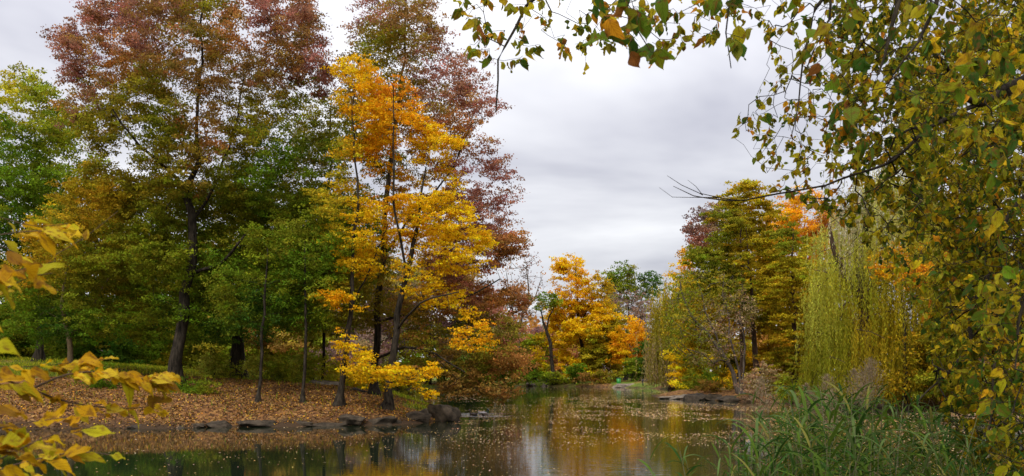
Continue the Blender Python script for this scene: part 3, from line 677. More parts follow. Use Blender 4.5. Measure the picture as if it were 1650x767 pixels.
for u, vt, vb, hw, Y, cols, nm, lab in [
    (1040, 552, 616, 16, 143, [(1040, 560, 'dgreen')], 'evergreen_shrub', 'dark evergreen bush beside the pale willow'),
    (1018, 580, 614, 18, 141, [(1010, 590, 'lgreen'), (1024, 600, 'green')], 'shrub', 'light green shrub under the orange maple'),
    (927, 588, 614, 16, 144, [(927, 600, 'green')], 'shrub', 'dark green shrub at the foot of the golden maple'),
    (965, 600, 619, 34, 142, [(950, 610, 'brown'), (985, 610, 'olive')], 'shrub', 'low brownish shrub left of the green bin'),
    (880, 602, 618, 40, 146, [(860, 610, 'green'), (900, 610, 'lgreen')], 'shrub', 'low green shrub under the leaning black trunk'),
    (812, 598, 620, 34, 140, [(800, 610, 'dgreen'), (830, 610, 'lgreen')], 'shrub', 'dark grassy shrub at the water beneath the pink tree'),
    (848, 590, 608, 26, 150, [(848, 600, 'dgreen')], 'shrub', 'dark shrub below the light green tree'),
    (760, 590, 620, 40, 136, [(750, 600, 'olive'), (780, 606, 'oliveg')], 'shrub', 'olive shrub at the far water edge behind the drooping oak'),
    (640, 590, 624, 60, 122, [(620, 600, 'olive'), (670, 600, 'brown'), (640, 615, 'ygreen')], 'shrub', 'wide olive shrub beyond the cove behind the twin trunks')]:
    mid = (vt + vb) / 2
    poly = [(u + hw * math.cos(a) * (1 + 0.15 * math.sin(3 * a + u)), mid + (vb - vt) / 2 * math.sin(a)) for a in np.linspace(0, 2 * math.pi, 14)[:-1]]
    tree(nm, lab, 'shrub', Y, [[(u, vb, .08), (u + 1, mid, .05), (u, vt + 4, .03)]], [(poly, 1.8, 2.5, 0.1)], cols, px=3.4, csize=9, clear=0.05)
# bright weeds and shrubs behind the ridge of the point
for u, vt, vb, hw, Y, cols, lab in [
    (345, 570, 614, 36, 53, [(330, 590, 'wil'), (360, 590, 'lgreen')], 'bright green weeds between the tall oak and the stout trunk'),
    (430, 574, 618, 40, 53, [(410, 590, 'wil'), (440, 600, 'lgreen')], 'bright green shrub right of the stout trunk'),
    (505, 572, 622, 44, 55, [(480, 600, 'wil'), (520, 590, 'ygreen'), (500, 580, 'lgreen')], 'yellow-green shrub behind the second young trunk'),
    (585, 590, 636, 40, 56, [(570, 610, 'yellow'), (600, 620, 'olive'), (590, 600, 'ygreen')], 'yellowish shrub between the curved trunk and twin trunks'),
    (535, 560, 604, 30, 72, [(535, 580, 'mauve'), (550, 590, 'pink')], 'round mauve shrub behind the curved trunk'),
    (318, 612, 645, 40, 44.6, [(300, 630, 'green'), (340, 630, 'oliveg')], 'low green shrub at the foot of the tall oak'),
    (160, 590, 636, 26, 46, [(160, 610, 'green')], 'small green shrub left of the tall oak')]:
    mid = (vt + vb) / 2
    poly = [(u + hw * math.cos(a) * (1 + 0.15 * math.sin(3 * a + u)), mid + (vb - vt) / 2 * math.sin(a)) for a in np.linspace(0, 2 * math.pi, 14)[:-1]]
    tree('shrub', lab, 'shrub', Y, [[(u, vb, .03), (u + 1, mid, .02), (u, vt + 4, .01)]], [(poly, 1.3, 1.2, 0.1)], cols, px=3.6, csize=10, clear=0.02, flat=1.0, up=1.2)

# ================================================================== right bank
willow('willow_tree', 'pale olive willow at the right end of the far bank', 118, [[(1082, 618, .35), (1080, 560, .3), (1082, 500, .22), (1086, 465, .1)]],
       [(1052, 500), (1062, 462), (1082, 442), (1110, 445), (1135, 480), (1130, 560), (1115, 622), (1060, 624), (1050, 570)], 5, 1500,
       [(1070, 460, 'ochre'), (1100, 460, 'ygreen'), (1070, 540, 'olive'), (1110, 560, 'olive'), (1070, 600, 'tan'), (1090, 500, 'oliveg'), (1065, 570, 'tan')])
tree('oak_tree', 'mauve-red tree rising behind the bald cypresses', 'tree', 128, [[(1150, 612, .4), (1150, 520, .3), (1148, 430, .2), (1150, 370, .06)]],
     [([(1098, 385), (1128, 352), (1146, 328), (1180, 320), (1210, 350), (1215, 470), (1150, 500), (1095, 470), (1078, 440), (1100, 410)], 1.8, 6, 0.2, 0, 14)],
     [(1120, 385, 'maroon'), (1130, 350, 'mauve'), (1180, 350, 'olive'), (1100, 430, 'ochre'), (1125, 440, 'gold'), (1160, 420, 'olive'), (1090, 450, 'yellow')], px=3.8)
tree('maple_tree', 'orange maple showing between the cypress and the weeping willow', 'tree', 108, [[(1305, 618, .35), (1300, 520, .3), (1298, 420, .2), (1296, 360, .06)]],
     [([(1235, 340), (1260, 318), (1300, 315), (1345, 335), (1370, 420), (1350, 520), (1240, 520), (1225, 420)], 1.8, 6, 0.2, 0, 15)],
     [(1255, 350, 'gold'), (1290, 340, 'gold'), (1300, 400, 'orange'), (1330, 380, 'rust'), (1340, 440, 'ochre'), (1260, 450, 'ochre'), (1320, 480, 'gold')], px=4)
tree('undergrowth_tree', 'low golden tree filling the space below the cypresses', 'tree', 96, [[(1170, 622, .15), (1168, 580, .12), (1165, 520, .06)], [(1240, 622, .15), (1238, 560, .1), (1236, 500, .05)]],
     [([(1085, 520), (1120, 455), (1180, 440), (1260, 440), (1320, 460), (1330, 600), (1300, 628), (1180, 628), (1090, 626)], 2.4, 4, 0.1, 0, 16)],
     [(1110, 530, 'ochre'), (1130, 600, 'lgreen'), (1160, 500, 'ochre'), (1230, 520, 'ochre'), (1270, 580, 'ochre'), (1200, 580, 'yellow'), (1150, 560, 'ygreen'), (1110, 590, 'yellow'), (1250, 480, 'ochre'), (1300, 540, 'olive'), (1180, 615, 'green')], px=4)
tree('cypress_tree', 'tall green bald cypress with two bare lower trunks on the right bank', 'tree', 82,
     [[(1192, 626, .36), (1196, 560, .3), (1195, 480, .24), (1194, 400, .12), (1192, 340, .04)], [(1222, 624, .36), (1218, 560, .3), (1213, 490, .2), (1208, 430, .1), (1206, 370, .03)]],
     [([(1120, 440), (1116, 405), (1140, 365), (1165, 320), (1190, 292), (1212, 296), (1245, 330), (1250, 372), (1268, 480), (1240, 520), (1200, 520), (1140, 500)], 2.0, 4.5, 0.22, 0, 15)],
     [(1190, 310, 'cyp'), (1160, 350, 'oliveg'), (1230, 350, 'cyp'), (1140, 420, 'oliveg'), (1200, 400, 'cyp'), (1240, 430, 'cyp'), (1180, 450, 'oliveg'), (1220, 310, 'cyp')], flat=0.5, up=0.15, px=4, clear=0.3, bark=BARKB)
tree('cypress_tree', 'olive and rust bald cypress left of the weeping willow', 'tree', 77,
     [[(1283, 632, .34), (1282, 560, .28), (1278, 480, .2), (1276, 400, .1), (1276, 370, .04)]],
     [([(1235, 470), (1245, 400), (1270, 360), (1300, 372), (1325, 420), (1335, 520), (1320, 590), (1250, 600), (1225, 550)], 1.7, 4, 0.26, 0, 15)],
     [(1270, 380, 'oliveg'), (1300, 420, 'ygreen'), (1250, 440, 'cyp'), (1290, 500, 'cyp'), (1250, 540, 'ochre'), (1310, 560, 'cyp'), (1270, 580, 'olive')], flat=0.5, up=0.15, px=4, bark=BARKB)
tree('leaning_tree', 'nearly bare grey tree leaning left over the rocks', 'tree', 76,
     [[(1196, 640, .26), (1182, 600, .22), (1160, 565, .18), (1135, 530, .15), (1112, 500, .11), (1100, 465, .06), (1098, 445, .03)], [(1185, 605, .14), (1165, 560, .12), (1140, 500, .08), (1128, 455, .03)],
      [(1192, 625, .14), (1178, 560, .11), (1170, 500, .07), (1160, 450, .03)], [(1194, 630, .12), (1200, 560, .1), (1188, 500, .06)]],
     [([(1070, 510), (1080, 445), (1120, 430), (1190, 445), (1225, 500), (1200, 570), (1120, 600), (1075, 560)], 0.32, 3.5, 0.1, 0, 9)],
     [(1100, 460, 'oliveg'), (1150, 470, 'olive'), (1110, 540, 'oliveg'), (1170, 530, 'tan')], bark=BARKG, r0=0.012, up=0.8, px=3.4)
willow('willow_tree', 'large bright yellow-green weeping willow hanging to the ground on the right bank', 62,
       [[(1400, 640, .5), (1398, 580, .45), (1392, 500, .38), (1385, 420, .25), (1380, 340, .1)], [(1395, 500, .3), (1350, 420, .2, -2), (1335, 360, .08, -2)], [(1393, 480, .3), (1440, 400, .2, 2), (1465, 340, .08, 2)]],
       [(1308, 640), (1300, 580), (1318, 540), (1306, 470), (1322, 410), (1318, 380), (1340, 352), (1352, 310), (1390, 280), (1430, 262), (1490, 280), (1540, 340), (1560, 480), (1540, 600), (1500, 645), (1400, 650)], 6.5, 5600,
       [(1340, 380, 'wil'), (1350, 450, 'ygreen'), (1330, 480, 'wil'), (1380, 330, 'pale'), (1400, 350, 'wil'), (1430, 400, 'ygreen'), (1340, 540, 'lgreen'), (1400, 500, 'ochre'), (1450, 420, 'ygreen'), (1350, 600, 'olive'), (1320, 520, 'olive'), (1440, 480, 'cyp'), (1460, 520, 'olive'), (1420, 600, 'ochre'), (1330, 600, 'oliveg'), (1490, 580, 'olive'), (1400, 440, 'lgreen'), (1380, 580, 'ygreen')])
tree('maple_tree', 'orange leaved tree showing through the right side of the weeping willow', 'tree', 57, [[(1460, 640, .2), (1458, 560, .17), (1450, 480, .1), (1445, 420, .04)]],
     [([(1395, 415), (1430, 395), (1485, 400), (1500, 440), (1470, 470), (1420, 470)], 0.6, 2, 0.42, 0, 12), ([(1430, 540), (1520, 520), (1540, 620), (1440, 630)], 0.35, 2, 0.4)],
     [(1430, 440, 'gold'), (1470, 450, 'orange'), (1470, 580, 'ochre')], px=4.4)
tree('broadleaf_tree', 'tall yellow-olive tree at the right edge behind the hanging branches', 'tree', 66,
     [[(1600, 650, .4), (1605, 500, .33), (1600, 350, .25), (1590, 200, .14), (1590, 80, .05)], [(1603, 480, .2), (1540, 380, .15), (1510, 290, .06)]],
     [([(1440, 300), (1450, 200), (1500, 100), (1580, 20), (1680, 0), (1780, 100), (1800, 400), (1700, 560), (1540, 560), (1470, 460)], 1.7, 7, 0.15)],
     [(1480, 250, 'ygreen'), (1560, 100, 'ygreen'), (1520, 350, 'ochre'), (1620, 250, 'olive'), (1640, 80, 'ygreen'), (1600, 450, 'olive'), (1660, 500, 'ochre'), (1500, 430, 'ochre')], px=5)
tree('broadleaf_tree', 'low olive tree beyond the reeds at the right edge', 'tree', 56,
     [[(1620, 655, .3), (1618, 580, .22), (1615, 500, .08)]],
     [([(1480, 540), (1560, 480), (1680, 470), (1780, 520), (1790, 640), (1560, 655), (1490, 640)], 1.5, 4, 0.2)],
     [(1520, 560, 'olive'), (1600, 540, 'ochre'), (1560, 620, 'oliveg'), (1650, 600, 'olive')], px=4.6)
for u, vt, vb, hw, Y, cols, lab in [
    (1235, 588, 640, 30, 74, [(1230, 600, 'tan'), (1240, 630, 'olive'), (1225, 620, 'cyp')], 'tan and olive shrub at the foot of the cypress trunks'),
    (1208, 612, 648, 12, 72, [(1208, 630, 'tan')], 'tuft of pale plumed grass at the water by the leaning tree'),
    (1130, 600, 634, 30, 84, [(1120, 610, 'oliveg'), (1140, 620, 'green')], 'dark green shrub behind the rocks of the right bank'),
    (1180, 600, 634, 22, 82, [(1180, 620, 'yellow')], 'yellow shrub behind the rocks of the right bank'),
    (1330, 604, 646, 40, 68, [(1330, 620, 'olive'), (1310, 630, 'oliveg')], 'olive shrub under the left edge of the weeping willow'),
    (1276, 606, 650, 26, 67, [(1270, 620, 'lgreen'), (1285, 635, 'olive')], 'yellow-green shrub at the water between cypress and weeping willow'),
    (1155, 612, 634, 24, 80, [(1150, 620, 'brown'), (1165, 625, 'olive')], 'low brown shrub on top of the right bank boulders')]:
    mid = (vt + vb) / 2
    poly = [(u + hw * math.cos(a) * (1 + 0.15 * math.sin(3 * a + u)), mid + (vb - vt) / 2 * math.sin(a)) for a in np.linspace(0, 2 * math.pi, 14)[:-1]]
    tree('shrub', lab, 'shrub', Y, [[(u, vb, .03), (u + 1, mid, .02), (u, vt + 4, .01)]], [(poly, 1.3, 1.5, 0.1)], cols, px=3.6, csize=10, clear=0.02, flat=1.0, up=1.0)

# far wood that closes the horizon
n = 60000
ang = rng.uniform(R(-50), R(50), n); dist = rng.uniform(215, 300, n)
hgt = (6 + 9 * vnoise(np.stack([ang * 9, ang * 0, ang * 0], -1), 1.0) + 3 * vnoise(np.stack([ang * 40, ang * 0, ang * 0], -1)))
c = np.stack([np.sin(ang) * dist, np.cos(ang) * dist, rng.uniform(0.02, 1, n) ** 0.8 * hgt + 2], -1)
cl = np.floor(ang * 60).astype(int); rr_ = np.random.default_rng(5)
pal = np.array([C[k] for k in ('olive', 'brown', 'mauve', 'oliveg', 'ochre', 'green', 'rust')])
cc = pal[rr_.integers(0, len(pal), 400)][(cl + 200) % 400]
tag(mk('distant_woods', leaf_quads(c, 1.3, 1.0, 0.3), *quads(n), LEAF, tint=np.repeat(jitter(cc, 0.2), 4, 0)), 'low far wood of mixed autumn colours closing the horizon', 'woods', kind='stuff')

# ================================================================== leaf litter, floating leaves, grass
def scatter(n, xr, yr, keepf):
    x, y = rng.uniform(*xr, n), rng.uniform(*yr, n)
    k = keepf(x, y); return x[k], y[k]
litpal = np.array([(0.18, 0.09, 0.03), (0.25, 0.14, 0.035), (0.20, 0.12, 0.06), (0.13, 0.065, 0.025), (0.45, 0.22, 0.02), (0.2, 0.10, 0.045), (0.34, 0.17, 0.05), (0.08, 0.045, 0.025)])
x, y = scatter(170000, (-26, -2.8), (38, 60), lambda x, y: (sdist(x, y) > -0.1) & (rng.random(len(x)) > grassy(x, y) * 0.75) & (rng.random(len(x)) < 0.25 + 0.9 * sm(0.35, 0.6, vnoise(np.stack([x, y, x * 0], -1), 0.8) * .6 + vnoise(np.stack([x, y, x * 0], -1), 2.5) * .4) * sm(-0.2, 2.0, sdist(x, y))))
c = np.stack([x, y, ground_z(x, y) + 0.025], -1)
tag(mk('fallen_leaves', leaf_quads(c, 0.10, 0.07, 1.8), *quads(len(x)), DRYLEAF, tint=np.repeat(jitter(litpal[rng.integers(0, 8, len(x))], 0.25), 4, 0)),
    'brown and orange fallen leaves covering the ground under the oaks', 'leaves', kind='stuff')
def fl(x, y):
    u = x / y * F + U0
    q = np.stack([x, y * 0.55, x * 0], -1)
    nz = 0.6 * vnoise(q, 0.22) + 0.4 * vnoise(q + 50, 0.9)
    dens = 0.15 + 0.85 * sm(660, 820, u) * (0.45 + 0.55 * sm(900, 1080, u) + 0.5 * sm(34, 45, y) * sm(1100, 950, u))
    dens = dens * (0.6 + 0.4 * sm(24, 34, y)) * (1 - 0.45 * sm(45, 60, y)) * (1 - 0.85 * np.exp(-((u - 862) / 42) ** 2)) * (1 - 0.85 * sm(60, 105, y))
    dens = np.maximum(dens, np.exp(-np.abs(sdist(x, y)) / 0.5) * 0.9)
    return (sdist(x, y) < -0.15) & (rng.random(len(x)) < dens * sm(0.50, 0.60, nz) + 0.05 * dens)
x, y = scatter(330000, (-26, 34), (14, 140), fl)
c = np.stack([x, y, np.full(len(x), 0.012)], -1)
fpal = np.array([(0.52, 0.34, 0.22), (0.45, 0.32, 0.1), (0.42, 0.22, 0.1), (0.5, 0.3, 0.1), (0.46, 0.33, 0.2), (0.45, 0.26, 0.12)])
V = leaf_quads(c, 0.055 + 0.04 * sm(25, 45, y), 0.042 + 0.03 * sm(25, 45, y), 14.0)
tag(mk('floating_leaves', V, *quads(len(x)), DRYLEAF, tint=np.repeat(jitter(fpal[rng.integers(0, 6, len(x))], 0.25), 4, 0)),
    'tan and orange leaves floating in drifts on the pond', 'leaves', kind='stuff')
def gk(x, y):
    return (sdist(x, y) > 0.2) & (rng.random(len(x)) < np.clip(grassy(x, y) * 1.3 - 0.35, 0, 1) * sm(120, 50, y) + 0.03)
x1, y1 = scatter(150000, (-40, -2.8), (39, 95), gk)
x2, y2 = scatter(20000, (10, 50), (54, 110), gk)
x3, y3 = scatter(15000, (-12, 14), (-2, 6), lambda x, y: sdist(x, y) > 0.1)
x, y = np.concatenate([x1, x2, x3]), np.concatenate([y1, y2, y3])
n = len(x); L = rng.uniform(0.12, 0.35, n) * np.where(y > 60, 1.4, 1.0)
c = np.stack([x, y, ground_z(x, y) + L * 0.4], -1)
V = leaf_quads(c, 0.27, 0.035, 0.0, axis=norm(np.array([0, 0, 1.0]) + rng.normal(0, 0.3, (n, 3))))
gp = np.array([C['green'], C['lgreen'], C['oliveg'], C['ygreen']])
tag(mk('grass', V, *quads(n), LEAF, tint=np.repeat(jitter(gp[rng.integers(0, 4, n)], 0.25), 4, 0)), 'green and yellowing grass growing on the banks', 'grass', kind='stuff')

# ================================================================== rocks
def blob(loc, size, rot, seed, mat, name, label, cat='rock', group=None, sub=4, ang=0.55):
    import bmesh
    bm = bmesh.new(); bmesh.ops.create_icosphere(bm, subdivisions=sub, radius=1.0)
    v = np.array([x.co[:] for x in bm.verts])
    fr = np.random.default_rng(seed)
    for _ in range(9):         # cut flat facets, then roughen
        nrm = norm(fr.normal(size=3)); h = fr.uniform(0.35, 0.8); d = v @ nrm
        v = v - np.maximum(d - h, 0)[:, None] * nrm * 0.97
    v = v * (1 + (vnoise(v + seed, 2.2) - 0.5)[:, None] * 0.4 + (vnoise(v + seed, 6.0) - 0.5)[:, None] * 0.16 + (vnoise(v + seed, 15.0) - 0.5)[:, None] * 0.06)
    v = v * np.array(size)
    cr_, sr_ = math.cos(rot), math.sin(rot)
    v = np.column_stack([v[:, 0] * cr_ - v[:, 1] * sr_, v[:, 0] * sr_ + v[:, 1] * cr_, v[:, 2]])
    f = np.array([[x.index for x in fc.verts] for fc in bm.faces]); bm.free()
    return tag(mk(name, v + np.array(loc), f, np.full(len(f), 3), mat, smooth=False, loc=loc), label, cat, group)
def shore_y(u, y0, side=0.0):
    y = np.linspace(y0 - 12, y0 + 12, 481); x = (u - U0) / F * y
    d = sdist(x, y); c = np.where((d[:-1] < 0) & (d[1:] >= 0))[0]
    return y0 if len(c) == 0 else float(y[c[np.argmin(abs(y[c] - y0))]]) + side
def rock_px(u, v, hw, hh, Y, depth, rot, seed, mat, label, name='boulder', group=None, shore=None):
    if shore is None: shore = seed < 13 or seed > 15
    if shore: Y = shore_y(u, Y) + (0.25 if Y < 60 else 0.7)
    s = Y / F; p = P(u, v, Y)
    if shore: p[2] = hh * s * (0.05 if hh < 8 else 0.3)
    blob(tuple(p), (hw * s * 1.4, depth * 1.4, hh * s * 1.8), rot, seed, mat, name, label, 'boulder' if name == 'boulder' else 'log', group)
rock_px(712, 667, 22, 15, 45.2, 0.9, 0.2, 1, ROCK, 'large dark boulder at the very tip of the point')
rock_px(677, 670, 22, 14, 43.6, 0.7, -0.1, 2, ROCK, 'large dark boulder just left of the tip boulder')
rock_px(645, 679, 13, 6, 42.0, 0.4, 0.3, 3, ROCK, 'small flat rock below the twin trunks')
rock_px(603, 677, 32, 9, 41.4, 0.6, 0.05, 4, ROCK, 'wide flat rock below the twin trunks')
rock_px(568, 681, 22, 8, 40.7, 0.5, -0.1, 5, ROCK, 'flat rock below the curved trunk')
rock_px(520, 681, 28, 5, 40.3, 0.35, 0.05, 6, ROCK, 'long low stone right of the second young trunk', )
rock_px(468, 681, 30, 5, 40.1, 0.35, -0.03, 7, ROCK, 'long low stone between the two young trunks')
rock_px(414, 680, 28, 6, 40.0, 0.35, 0.04, 8, ROCK, 'long low stone below the first young trunk')
rock_px(350, 682, 16, 6, 39.6, 0.45, 0.2, 9, ROCK, 'grey boulder at the water right of the tall oak')
rock_px(318, 685, 11, 4, 39.0, 0.4, 0.0, 10, ROCK, 'small rock at the water below the tall oak')
rock_px(286, 685, 12, 4, 38.8, 0.4, 0.5, 11, ROCK, 'small dark rock at the water left of the tall oak')
rock_px(225, 687, 16, 3, 38.8, 0.4, 0.1, 12, ROCK, 'low rock on the muddy bank at the left')
rock_px(588, 642, 36, 13, 50, 1.0, 0.1, 13, ROCK, 'grey sloping boulder behind the curved and twin trunks')
rock_px(530, 622, 22, 7, 54, 0.7, 0.1, 14, ROCKP, 'pale rock on the ridge behind the second young trunk')
rock_px(448, 608, 12, 6, 55, 0.5, 0.1, 15, ROCKP, 'small pale rock on the ridge between the young trunks')
rock_px(770, 622, 16, 5, 133.5, 1.5, 0.1, 16, ROCKP, 'pale sloping slab on the far shore left of the pink tree')
rock_px(858, 621, 9, 4, 143, 0.8, 0.1, 17, ROCKP, 'pale rock on the far shore under the bare tree')
rock_px(880, 621, 6, 4, 143, 0.6, 0.6, 18, ROCKP, 'small pale rock on the far shore under the leaning trunk')
rock_px(1000, 622, 24, 5, 136, 1.6, 0.0, 19, ROCKP, 'pale sandy rock in front of the green bin')
rock_px(1090, 641, 26, 3, 83, 0.9, 0.1, 20, ROCKP, 'thin pale slab pointing into the pond from the right bank')
rock_px(1098, 636, 18, 4, 86, 0.7, -0.1, 21, ROCKP, 'low stone behind the thin pale slab')
rock_px(1127, 640, 18, 7, 80.5, 1.0, 0.2, 22, ROCK, 'mossy dark boulder on the right bank')
rock_px(1150, 639, 16, 6, 78, 0.9, -0.2, 23, ROCK, 'dark boulder right of the mossy boulder')
rock_px(1178, 640, 20, 8, 76, 1.0, 0.1, 24, ROCK, 'brown boulder under the leaning grey tree')
rock_px(1400, 664, 36, 9, 60, 1.2, 0.0, 25, ROCKP, 'pale boulder at the water behind the reeds')

# ================================================================== litter bin, bench, ducks
def prism_mesh(name, prof, sides, loc, mat, parent=None, cap=True):
    """lathe of (radius, z)"""
    th = np.arange(sides) / sides * 2 * np.pi
    v = np.array([[r * np.cos(t), r * np.sin(t), z] for r, z in prof for t in th])
    q = [[i * sides + j, i * sides + (j + 1) % sides, (i + 1) * sides + (j + 1) % sides, (i + 1) * sides + j] for i in range(len(prof) - 1) for j in range(sides)]
    lo = np.array(q).ravel().tolist(); sz = [4] * len(q)
    if cap:
        lo += list(range((len(prof) - 1) * sides, len(prof) * sides)); sz.append(sides)
        lo += list(range(sides - 1, -1, -1)); sz.append(sides)
    o = mk(name, v, lo, sz, mat, parent, smooth=False)
    if parent is None: o.location = loc
    return o
def box(name, c, s, mat, parent):
    x, y, z = np.array(s) / 2
    v = np.array([[a * x, b * y, d * z] for a in (-1, 1) for b in (-1, 1) for d in (-1, 1)]) + np.array(c)
    f = [0, 1, 3, 2, 4, 6, 7, 5, 0, 4, 5, 1, 2, 3, 7, 6, 0, 2, 6, 4, 1, 5, 7, 3]
    return mk(name, v, f, [4] * 6, mat, parent)
BG = flat_mat('bin_green', (0.012, 0.20, 0.02), 0.45); BK = flat_mat('bin_dark', (0.02, 0.03, 0.025), 0.5)
p = P(997, 614, 138); z = gz(p[0], p[1])
b = empty('litter_bin', (p[0], p[1], z)); tag(b, 'bright green litter bin standing on the far bank', 'litter bin')
prism_mesh('bin_body', [(0.27, 0.0), (0.30, 0.05), (0.36, 1.0)], 16, None, BG, b)
prism_mesh('bin_rim', [(0.37, 0.97), (0.40, 0.99), (0.40, 1.06), (0.30, 1.07), (0.28, 1.003)], 16, None, BK, b)
p = P(1043, 613, 131); z = gz(p[0], p[1])
b = empty('park_bench', (p[0], p[1], z)); b.rotation_euler.z = 0.2
tag(b, 'dark park bench on the lawn right of the green bin', 'bench')
W_ = flat_mat('bench_wood', (0.035, 0.025, 0.02), 0.7)
box('seat', (0, 0, 0.45), (1.6, 0.45, 0.05), W_, b)
br_ = box('backrest', (0, 0.24, 0.72), (1.6, 0.05, 0.42), W_, b)
for sx in (-0.7, 0.7):
    box('leg', (sx, -0.17, 0.21), (0.07, 0.07, 0.43), BK, b); box('leg', (sx, 0.21, 0.3), (0.07, 0.06, 0.62), BK, b)
    box('armrest', (sx, 0.0, 0.66), (0.07, 0.42, 0.04), BK, b)

DB = flat_mat('duck_brown', (0.10, 0.07, 0.05), 0.7); DW = flat_mat('duck_grey', (0.45, 0.42, 0.4), 0.7); DH = flat_mat('duck_head', (0.02, 0.05, 0.03), 0.4); DBl = flat_mat('duck_bill', (0.5, 0.3, 0.04), 0.5)
def duck(x, y, rot, body, head, lab):
    root = empty('duck', (x, y, 0.0)); root.rotation_euler.z = rot; tag(root, lab, 'duck', 'ducks swimming off the point')
    # body: a boat-like hull with raised tail and breast, neck and head in one surface
    t = np.linspace(0, 1, 15)
    cx = -0.27 + 0.5 * t
    rz = 0.105 * np.sin(np.pi * np.clip(t * 0.94 + 0.05, 0, 1)) ** 0.6 + 0.004
    ry = 0.12 * np.sin(np.pi * np.clip(t * 0.93 + 0.06, 0, 1)) ** 0.7 + 0.004
    zc_ = 0.05 + 0.07 * np.clip(0.3 - t, 0, 1) ** 1 * 1.6
    th = np.arange(12) / 12 * 2 * np.pi
    v = np.array([[cx[i], ry[i] * np.cos(a), zc_[i] + rz[i] * np.sin(a)] for i in range(15) for a in th])
    q = np.array([[i * 12 + j, i * 12 + (j + 1) % 12, (i + 1) * 12 + (j + 1) % 12, (i + 1) * 12 + j] for i in range(14) for j in range(12)])
    nk = np.array([[0.14, 0, 0.08], [0.19, 0, 0.15], [0.2, 0, 0.22], [0.215, 0, 0.27], [0.24, 0, 0.295], [0.275, 0, 0.29], [0.30, 0, 0.28]])
    v2, q2 = tube(nk, [0.06, 0.042, 0.036, 0.045, 0.05, 0.04, 0.008], 10)
    mk('body', v, q, np.full(len(q), 4), body, root, smooth=True)
    mk('head', v2, q2, np.full(len(q2), 4), head, root, smooth=True)
    v3, q3 = tube(np.array([[0.28, 0, 0.28], [0.32, 0, 0.272], [0.355, 0, 0.27]]), [0.018, 0.016, 0.006], 8)
    mk('bill', v3 * np.array([1, 1.5, 1]) , q3, np.full(len(q3), 4), DBl, root, smooth=True)
    v4, q4 = tube(np.array([[-0.2, 0, 0.1], [-0.28, 0, 0.125], [-0.34, 0, 0.15]]), [0.05, 0.035, 0.006], 8)
    mk('tail', v4 * np.array([1, 1.3, 1]), q4, np.full(len(q4), 4), body, root, smooth=True)
duck(-2.2, 50.0, 2.6, DB, DB, 'brown duck swimming nearest the tip boulder')
duck(-1.65, 51.3, 0.3, DW, DH, 'pale duck farthest from the bank in the ripples')
duck(-1.5, 50.2, 0.8, DB, DH, 'dark headed duck swimming between the other two')

# ================================================================== near leaves with veins
tt = np.array([0, .07, .2, .36, .53, .7, .84, .93, 1.0]); ww = np.array([0, .2, .41, .5, .47, .34, .17, .06, 0.0])
def leaf_template():
    v, nn, f = [], len(tt), []
    for i, t in enumerate(tt): v.append((0, t))
    idx = {}
    for s in (-1, 1):
        for i in range(1, nn - 1):
            idx[s, i] = len(v); v.append((s * ww[i], tt[i]))
    for s in (-1, 1):
        for i in range(nn - 1):
            a, b = i, i + 1
            c = idx.get((s, i + 1)); d = idx.get((s, i))
            ring = [a, b] + ([c] if c is not None else []) + ([d] if d is not None else [])
            f.append(ring if s > 0 else ring[::-1])
    return np.array(v), f
TV, TF = leaf_template()
def near_leaves(name, base, axis, normal, L, col, parent, origin, wr=0.62, curl=0.25):
    n = len(base); a = norm(axis); nn = norm(normal - (normal * a).sum(-1, keepdims=True) * a); b = np.cross(nn, a)
    cu = rng.normal(curl, 0.32, n)[:, None]; fo = rng.uniform(0.05, 0.7, n)[:, None]; wv_ = rng.normal(0, 0.12, (n, 1)); side = rng.normal(0, 0.16, (n, 1)); wr = wr * rng.uniform(0.75, 1.15, (n, 1))
    x = TV[None, :, 0] * wr; y = TV[None, :, 1]
    z = fo * np.abs(x) - cu * y * y + wv_ * np.sin(y * 9) * np.sign(x)
    x = x + side * y * y
    v = base[:, None] + L[:, None, None] * (x[..., None] * b[:, None] + y[..., None] * a[:, None] + z[..., None] * nn[:, None])
    k = len(TV); lo, sz = [], []
    for f in TF: lo += f; sz.append(len(f))
    lo = (np.arange(n)[:, None] * k + np.array(lo)[None]).ravel(); sz = np.tile(sz, n)
    ex = np.concatenate([np.broadcast_to(TV[None, :, :1] , (n, k, 1)), np.broadcast_to(TV[None, :, 1:], (n, k, 1)), np.broadcast_to(rng.uniform(0, 90, (n, 1, 1)), (n, k, 1))], -1)
    return mk(name, v.reshape(-1, 3), lo, sz, NEARLEAF, parent, tint=np.repeat(col, k, 0), smooth=True, extra=ex.reshape(-1, 3), loc=origin)

NC = {'dg': (0.05, 0.10, 0.012), 'g': (0.12, 0.17, 0.012), 'yg': (0.36, 0.31, 0.012), 'y': (0.56, 0.38, 0.012), 'o': (0.52, 0.22, 0.012), 'b': (0.26, 0.11, 0.02), 'ol': (0.23, 0.22, 0.012)}
def mixcol(n, keys, w):
    w = np.array(w, float) / sum(w); i = rng.choice(len(keys), n, p=w)
    return jitter(np.array([NC[k] for k in keys])[i], 0.2)

